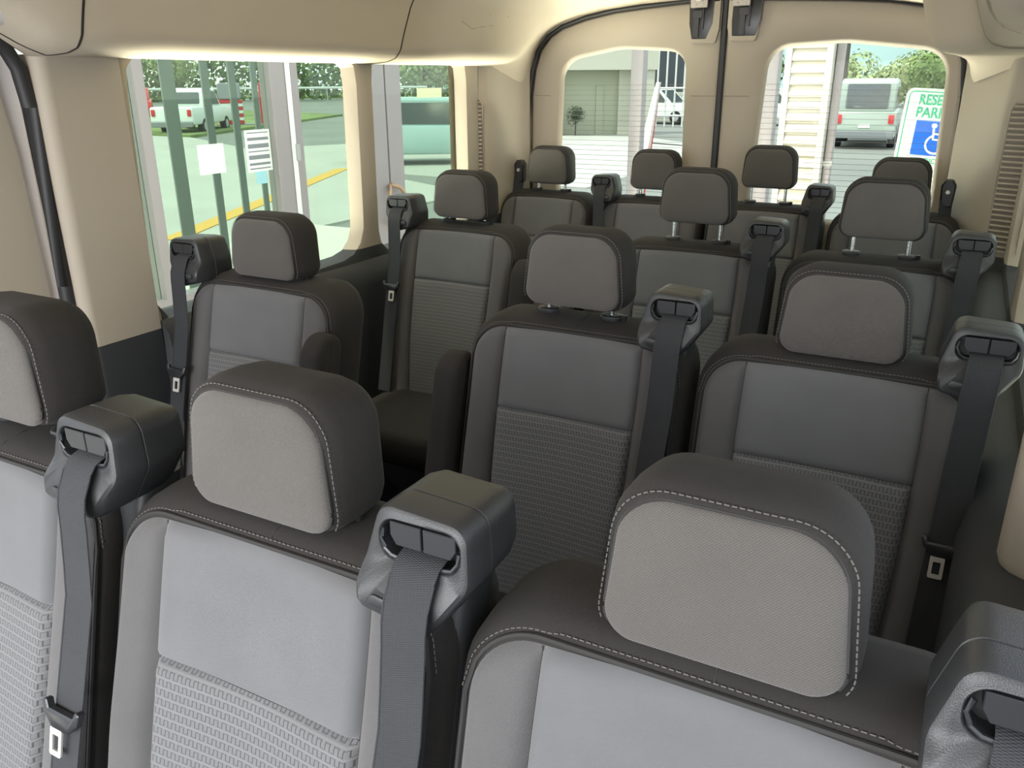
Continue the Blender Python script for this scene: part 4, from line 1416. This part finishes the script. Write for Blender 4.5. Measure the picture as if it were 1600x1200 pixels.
car('parked_suv', 'pale car parked below the banner, beyond the left rear window', 'car', (-13.6, 43.0, G), R(80), EX['white'], 'suv')
# red striped reflection in the shop glass, built as a stand
st_ = thing('striped_reflection', 'red and white striped reflection right of the white pickup, built as a stand', 'stand', (-31.4, 32.0, G), R(44))
st_.scale = (1.25, 1.25, 1.2)
for k in range(7):
    obj('panel', MB().pillow(rrect(-1.1, -0.15, 0.15 + k * 0.135, 0.28 + k * 0.135, 0.02, 2), [(-0.4, 0.01), (-0.38, 0), (0.38, 0), (0.4, 0.01)]), EX['red'] if k % 2 == 0 else EX['white'], st_)
obj('body', MB().pillow(rrect(-1.05, -0.2, 1.1, 1.75, 0.1, 3), [(-0.35, 0.03), (-0.3, 0), (0.35, 0)]), EX['cgrey'], st_)
obj('post', MB().pillow(rrect(0.5, 0.85, 0.1, 1.75, 0.05, 3), [(-0.2, 0.02), (-0.17, 0), (0.2, 0)]), EX['red'], st_)
obj('base', MB().box(-1.2, 1.0, -0.45, 0.45, 0.0, 0.14), EX['cgrey'], st_, smooth=False)


# ---- guard rails on the far side
def rail(name, label, a, b, z):
    r = thing(name, label, 'guard rail', (a[0], a[1], G), 0, 'far guard rails')
    d = Vector((b[0] - a[0], b[1] - a[1], 0))
    obj('rail', MB().tube([Vector((0, 0, z)), d * 0.5 + Vector((0, 0, z)), d + Vector((0, 0, z))], 0.12, 6), EX['signw'], r)
    for k in range(6):
        p = d * (k / 5)
        obj('post', MB().tube([p + Vector((0, 0, 0)), p + Vector((0, 0, z))], 0.06, 6), EX['postgrey'], r)


rail('guard_rail', 'white guard rail behind the red car and pickup', (-78, 30), (-50, 76), 1.6)  # part of the reflected lot, built beyond the shop glass


# ---- trees
def tree(label, loc, h, r, lm, cards=2600, trunk=True, group='trees beyond the car park', name='tree', flat=0.75):
    rnd = random.Random(hash((round(loc[0] * 10), round(loc[1] * 10))) & 0xffff)
    t = thing(name, label, 'tree' if name == 'tree' else 'shrub', loc, 0, group)
    mb = MB()
    lobes = [(Vector((rnd.uniform(-.55, .55) * r, rnd.uniform(-.55, .55) * r, h - r * flat + rnd.uniform(-.45, .35) * r * flat)), r * rnd.uniform(.45, .75)) for _ in range(9)]
    for k in range(cards):
        c, rad = lobes[k % 9]
        d = Vector((rnd.gauss(0, 1), rnd.gauss(0, 1), rnd.gauss(0, 1))).normalized()
        p = c + d * rad * rnd.uniform(0.75, 1.0)
        s = r * 0.055 * rnd.uniform(.6, 1.3)
        u = Vector((rnd.gauss(0, 1), rnd.gauss(0, 1), rnd.gauss(0, 1))).normalized()
        v = u.cross(d)
        if v.length < 1e-3:
            continue
        v.normalize()
        q = d.cross(v) * 0.6 + u * 0.5
        mb.add([p - v * s, p + q * s * 0.8, p + v * s, p - q * s * 0.8], [(0, 1, 2, 3)])
    cr_ = obj('crown', mb, lm, t, smooth=False)
    cr_['kind'] = 'stuff'
    if trunk:
        obj('trunk', MB().tube([(0, 0, 0), (r * 0.03, 0, h * 0.35), (0, r * 0.03, h * 0.7)], [r * 0.09, r * 0.07, r * 0.035], 8), EX['bark'], t)
    return t


for (x_, y_, h_, r_, m_, lb) in [(-79.5, 69, 7, 3.4, 'leaf2', 'pale green tree above the white pickup, far row'), (-71.0, 78, 8, 3.4, 'leaf', 'tall tree between the grey louvres, far row'), (-61, 92, 8, 4.5, 'leaf2', 'pale tree above the door hinges, far row')]:
    tree(lb, (x_, y_, G), h_, r_, EX[m_], group='trees in the far row')  # this row also stands in for the lot reflected in the glass
for (x_, y_, h_, r_, m_, lb) in [(-8.6, 72, 4.0, 2.6, 'leaf2', 'low pale tree just right of the louvred column'), (-5.6, 76, 3.7, 2.4, 'leaf2', 'low pale tree behind the roof of the grey green van'), (-2.4, 70, 3.9, 2.4, 'leaf2', 'low pale tree left of the parking sign'), (-20, 84, 7, 4.5, 'leaf', 'green tree between the two mauve posts'), (-0.35, 28.0, 2.85, 0.75, 'leaf', 'dark green tree standing behind the top of the parking sign'), (7.5, 62, 5, 3.5, 'leaf2', 'pale tree at the far right behind the parking sign')]:
    tree(lb, (x_, y_, G), h_, r_, EX[m_], cards=3200)
tree('dark shrub against the pale recessed wall', (-13.3, 31.8, G), 1.35, 0.42, EX['leaf3'], cards=1500, name='shrub', group=None, flat=1.3)

# hedge closing the far side of the car park
rnd = random.Random(11)
mb = MB()
A_, B_ = Vector((-104, 44, G)), Vector((-62, 104, G))
for k in range(9000):
    t = rnd.random()
    p = A_ + (B_ - A_) * t + Vector((rnd.uniform(-1.2, 1.2), rnd.uniform(-1.2, 1.2), rnd.random() ** 0.8 * (5.2 + 0.9 * math.sin(t * 23) + 0.6 * math.sin(t * 61))))
    d = Vector((rnd.gauss(0, 1), rnd.gauss(0, 1), rnd.gauss(0, 1))).normalized()
    u = d.orthogonal().normalized()
    v = d.cross(u)
    s_ = rnd.uniform(0.22, 0.45)
    mb.add([p - u * s_, p + v * s_ * 0.7, p + u * s_, p - v * s_ * 0.7], [(0, 1, 2, 3)])
hd_ = obj('tall_hedge', mb, EX['leaf'], None, smooth=False)
tag(hd_, 'tall leafy green hedge behind the far trees and guard rail', 'hedge')  # greenery of the reflected lot, built as a hedge
hd_['kind'] = 'stuff'
# hills
mb = MB()
ridge = []
for k in range(61):
    x_ = -160 + 260 * k / 60
    zt = 15 + 4.0 * noise.noise(Vector((x_ * 0.02, 1.7, 0))) + 2.0 * noise.noise(Vector((x_ * 0.07, 5.1, 0)))
    ridge.append((x_, zt))
mb.loft([[(x_, 235 - 20 * math.cos(x_ * 0.01), G) for x_, z_ in ridge], [(x_, 242, z_ * 0.6) for x_, z_ in ridge], [(x_, 252, z_) for x_, z_ in ridge], [(x_, 290, G) for x_, z_ in ridge]], False, False, closed=False)
struct('hills', mb, EX['hill'], label='hazy blue green hills on the horizon')

# ---- building with the recessed wall, far left through the rear door glass
bd = thing('low_building', 'pale building with a shaded recess and white fascia, left rear window', 'building', (-12.4, 33.2, G), R(32))
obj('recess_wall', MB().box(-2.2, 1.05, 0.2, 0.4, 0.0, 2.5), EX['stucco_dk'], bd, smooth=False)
obj('pier', MB().box(1.05, 1.7, -0.5, 0.5, 0.0, 2.5), EX['stucco'], bd, smooth=False)
obj('pier', MB().box(0.35, 1.05, 0.0, 0.22, 0.0, 2.5), EX['stucco'], bd, smooth=False)
obj('fascia', MB().box(-6.0, 1.8, -0.6, 0.5, 2.5, 3.9), EX['stucco'], bd, smooth=False)
obj('side_wall', MB().box(-6.0, -2.2, -0.4, 0.4, 0.0, 2.5), EX['stucco'], bd, smooth=False)
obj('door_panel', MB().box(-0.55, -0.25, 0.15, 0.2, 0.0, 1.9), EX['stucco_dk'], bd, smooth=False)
slab('forecourt', [(-22, 18), (-6, 16), (-6, 27.5), (-11, 32.6), (-15.5, 30.8)], G, G + 0.02, EX['concrete'], 'pale concrete forecourt behind the van')

# barred dark building + rail fence
db = thing('dark_building', 'dark clad building behind white bars, left rear window', 'building', (-13.6, 46.0, G), R(8))
obj('cladding', MB().box(-2.8, 3.5, 0.0, 4.0, 1.5, 5.5), EX['dark'], db, smooth=False)
obj('plinth', MB().box(-2.8, 3.5, 0.0, 4.0, 0.0, 1.5), EX['stucco'], db, smooth=False)
fe = thing('bar_fence', 'white upright bars standing before the dark building', 'fence', (-12.4, 40.0, G), R(8))
for k in range(9):
    obj('bar', MB().tube([(-2.4 + k * 0.42, 0, 0.0), (-2.4 + k * 0.42, 0, 4.6)], 0.045, 6), EX['signw'], fe)
obj('rail', MB().tube([(-2.5, 0, 1.75), (1.2, 0, 1.75)], 0.05, 6), EX['signw'], fe)
obj('rail', MB().tube([(-2.5, 0, 0.5), (1.2, 0, 0.5)], 0.05, 6), EX['signw'], fe)

# ---- canopy posts and the louvred column behind the van
def square_post(name, label, x, y, w, m, h=3.2):
    r = thing(name, label, 'post', (x, y, G), 0, 'canopy posts')
    obj('shaft', MB().pillow(rrect(-w / 2, w / 2, -w / 2, w / 2, 0.012, 3), [(0, 0), (h, 0)], axis='z'), m, r)
    obj('base_plate', MB().pillow(rrect(-w * 0.8, w * 0.8, -w * 0.8, w * 0.8, 0.01, 3), [(0, 0), (0.02, 0)], axis='z'), EX['postgrey'], r)


square_post('canopy_post', 'mauve square post seen through the left rear window', -1.668, 7.0, 0.11, EX['alu'])
square_post('canopy_post', 'mauve square post beside the louvred column', -0.66, 7.4, 0.13, EX['alu'])
lc = thing('louvred_column', 'cream column clad in horizontal lapped boards behind the van', 'column', (-0.035, 5.5, G))
obj('core', MB().box(-0.105, 0.105, -0.10, 0.10, 0.0, 3.0), EX['siding'], lc, smooth=False)
for sx in (-1, 1):
    obj('corner_board', MB().box(sx * 0.115 - 0.018, sx * 0.115 + 0.018, -0.128, 0.13, 0.0, 3.0), EX['siding'], lc, smooth=False)
bm_ = mesh('lap_board', MB().loft([[(x, -0.100, 0.0), (x, -0.124, 0.004), (x, -0.126, 0.012), (x, -0.104, 0.067), (x, -0.100, 0.067)] for x in (-0.096, 0.096)]), EX['siding'], smooth=False)
for k in range(43):
    obj('lap_board', bm_, parent=lc, loc=(0, 0, 0.04 + k * 0.0675))
dp = thing('downspout', 'grey downspout on the right edge of the louvred column', 'pipe', (0.125, 5.50, G))
obj('pipe', MB().pillow(rrect(-0.022, 0.022, -0.03, 0.03, 0.006, 3), [(0, 0), (3.0, 0)], axis='z'), EX['alu'], dp)
for z_ in (0.6, 1.6, 2.6):
    obj('strap', MB().box(-0.026, 0.026, -0.034, 0.034, z_, z_ + 0.03), EX['postgrey'], dp, smooth=False)

# utility pole
up_ = thing('utility_pole', 'thin utility pole against the sky in the right rear window', 'pole', (-7.2, 62, G))
obj('pole', MB().tube([(0, 0, 0), (0, 0, 9)], [0.14, 0.1], 8), EX['bark'], up_)
obj('crossarm', MB().box(-0.9, 0.9, -0.06, 0.06, 8.2, 8.35), EX['bark'], up_, smooth=False)

# feather banner
fb = thing('feather_banner', 'tall narrow red and white banner on a slanted pole', 'banner', (-2.46, 9.2, G), 0)
P0, P1 = Vector((0, 0, 0)), Vector((0.24, 0, 2.08))
obj('pole', MB().tube([P0, P0 + (P1 - P0) * 0.5, P1], 0.012, 6), EX['postgrey'], fb)
fl_ = []
for k in range(13):
    t = 0.18 + 0.82 * k / 12
    p = P0 + (P1 - P0) * t
    w_ = 0.10 * math.sin(math.pi * min(1, (1 - t) * 0.62 + 0.08)) ** 0.8
    fl_.append((p, w_))
obj('white_flag', MB().loft([[p + Vector((-w_ * 1.4, 0.004, 0)), p + Vector((-w_ * 0.25, 0.004, 0)), p + Vector((-w_ * 0.25, 0.008, 0)), p + Vector((-w_ * 1.4, 0.008, 0))] for p, w_ in fl_]), EX['stripe'], fb, smooth=False)
obj('red_edge', MB().loft([[p + Vector((-w_ * 0.25, 0.004, 0)), p + Vector((w_ * 0.25, 0.004, 0)), p + Vector((w_ * 0.25, 0.008, 0)), p + Vector((-w_ * 0.25, 0.008, 0))] for p, w_ in fl_]), EX['red'], fb, smooth=False)

# ---- reserved parking sign
sg = thing('parking_sign', 'white reserved parking sign with green lettering and blue wheelchair square', 'sign', (0.497, 4.05, G))
sg.rotation_euler = (0, R(3.2), R(-2))
ZG = -G
sgn = obj('sign_plate', MB().pillow(rrect(-0.005, 0.30, 0.96 + ZG, 1.418 + ZG, 0.028, 6), [(-0.002, 0.0005), (-0.0015, 0), (0.0, 0)]), EX['signw'], sg)
b_o = rrect(0.006, 0.289, 0.971 + ZG, 1.407 + ZG, 0.022, 6)
b_i = inset(b_o, 0.0045)
obj('green_border', MB().loft([[(a, -0.0028, b) for a, b in b_i], [(a, -0.0028, b) for a, b in b_o], [(a, -0.0018, b) for a, b in b_o], [(a, -0.0018, b) for a, b in b_i]], False, False), EX['green'], sgn, smooth=False)
obj('blue_square', MB().pillow(rrect(0.055, 0.235, 1.150 + ZG, 1.290 + ZG, 0.002, 2), [(-0.0032, 0), (-0.0015, 0)]), EX['blue'], sgn, smooth=False)
obj('post', MB().box(0.135, 0.165, 0.003, 0.033, 0.0, 1.43 + ZG), EX['postgrey'], sg, smooth=False)


def text(body, x, z, size, m, parent, sx=1.0, bold=0.0):
    cu_ = bpy.data.curves.new('lettering', 'FONT')
    cu_.body = body
    cu_.size = size
    cu_.align_x = 'CENTER'
    cu_.align_y = 'CENTER'
    cu_.extrude = 0.0004
    cu_.offset = bold
    cu_.materials.append(m)
    o_t = bpy.data.objects.new('lettering', cu_)
    me_t = bpy.data.meshes.new_from_object(o_t)
    bpy.data.objects.remove(o_t)
    o_t = bpy.data.objects.new('lettering', me_t)
    C.objects.link(o_t)
    o_t.parent = parent
    o_t.location = (x, -0.0030, z)
    o_t.rotation_euler = (R(90), 0, 0)
    o_t.scale = (sx, 1, 1)
    return o_t


text('RESERVED', 0.1475, 1.372 + ZG, 0.058, EX['green'], sgn, 0.76, 0.0016)
text('PARKING', 0.1475, 1.321 + ZG, 0.058, EX['green'], sgn, 0.84, 0.0016)
text('HANDICAPPED', 0.1475, 1.127 + ZG, 0.030, EX['green'], sgn, 0.85, 0.0005)
text('ONLY', 0.1475, 1.075 + ZG, 0.034, EX['green'], sgn, 0.9, 0.0005)
# wheelchair symbol: head, body, seat, leg, wheel
ws = obj('wheelchair_head', MB().pillow([(0.128 + 0.0105 * math.cos(2 * math.pi * k / 16), 1.272 + ZG + 0.0105 * math.sin(2 * math.pi * k / 16)) for k in range(16)], [(-0.0042, 0), (-0.003, 0)]), EX['signw'], sgn, smooth=False)
y_ = -0.0038
fig = [(0.128, y_, 1.259 + ZG), (0.133, y_, 1.217 + ZG), (0.170, y_, 1.215 + ZG), (0.187, y_, 1.178 + ZG), (0.204, y_, 1.183 + ZG)]
obj('wheelchair_figure', MB().tube(fig, 0.0052, 6).map(lambda p: Vector((p.x, y_ + (p.y - y_) * 0.08, p.z))), EX['signw'], sgn, smooth=False)
obj('wheelchair_arm', MB().tube([(0.131, y_, 1.240 + ZG), (0.162, y_, 1.238 + ZG)], 0.0042, 6).map(lambda p: Vector((p.x, y_ + (p.y - y_) * 0.08, p.z))), EX['signw'], sgn, smooth=False)
arc = [(0.145 + 0.037 * math.cos(R(a)), y_, 1.197 + ZG + 0.037 * math.sin(R(a))) for a in range(115, 355, 12)]
obj('wheelchair_wheel', MB().tube(arc, 0.0048, 6).map(lambda p: Vector((p.x, y_ + (p.y - y_) * 0.08, p.z))), EX['signw'], sgn, smooth=False)
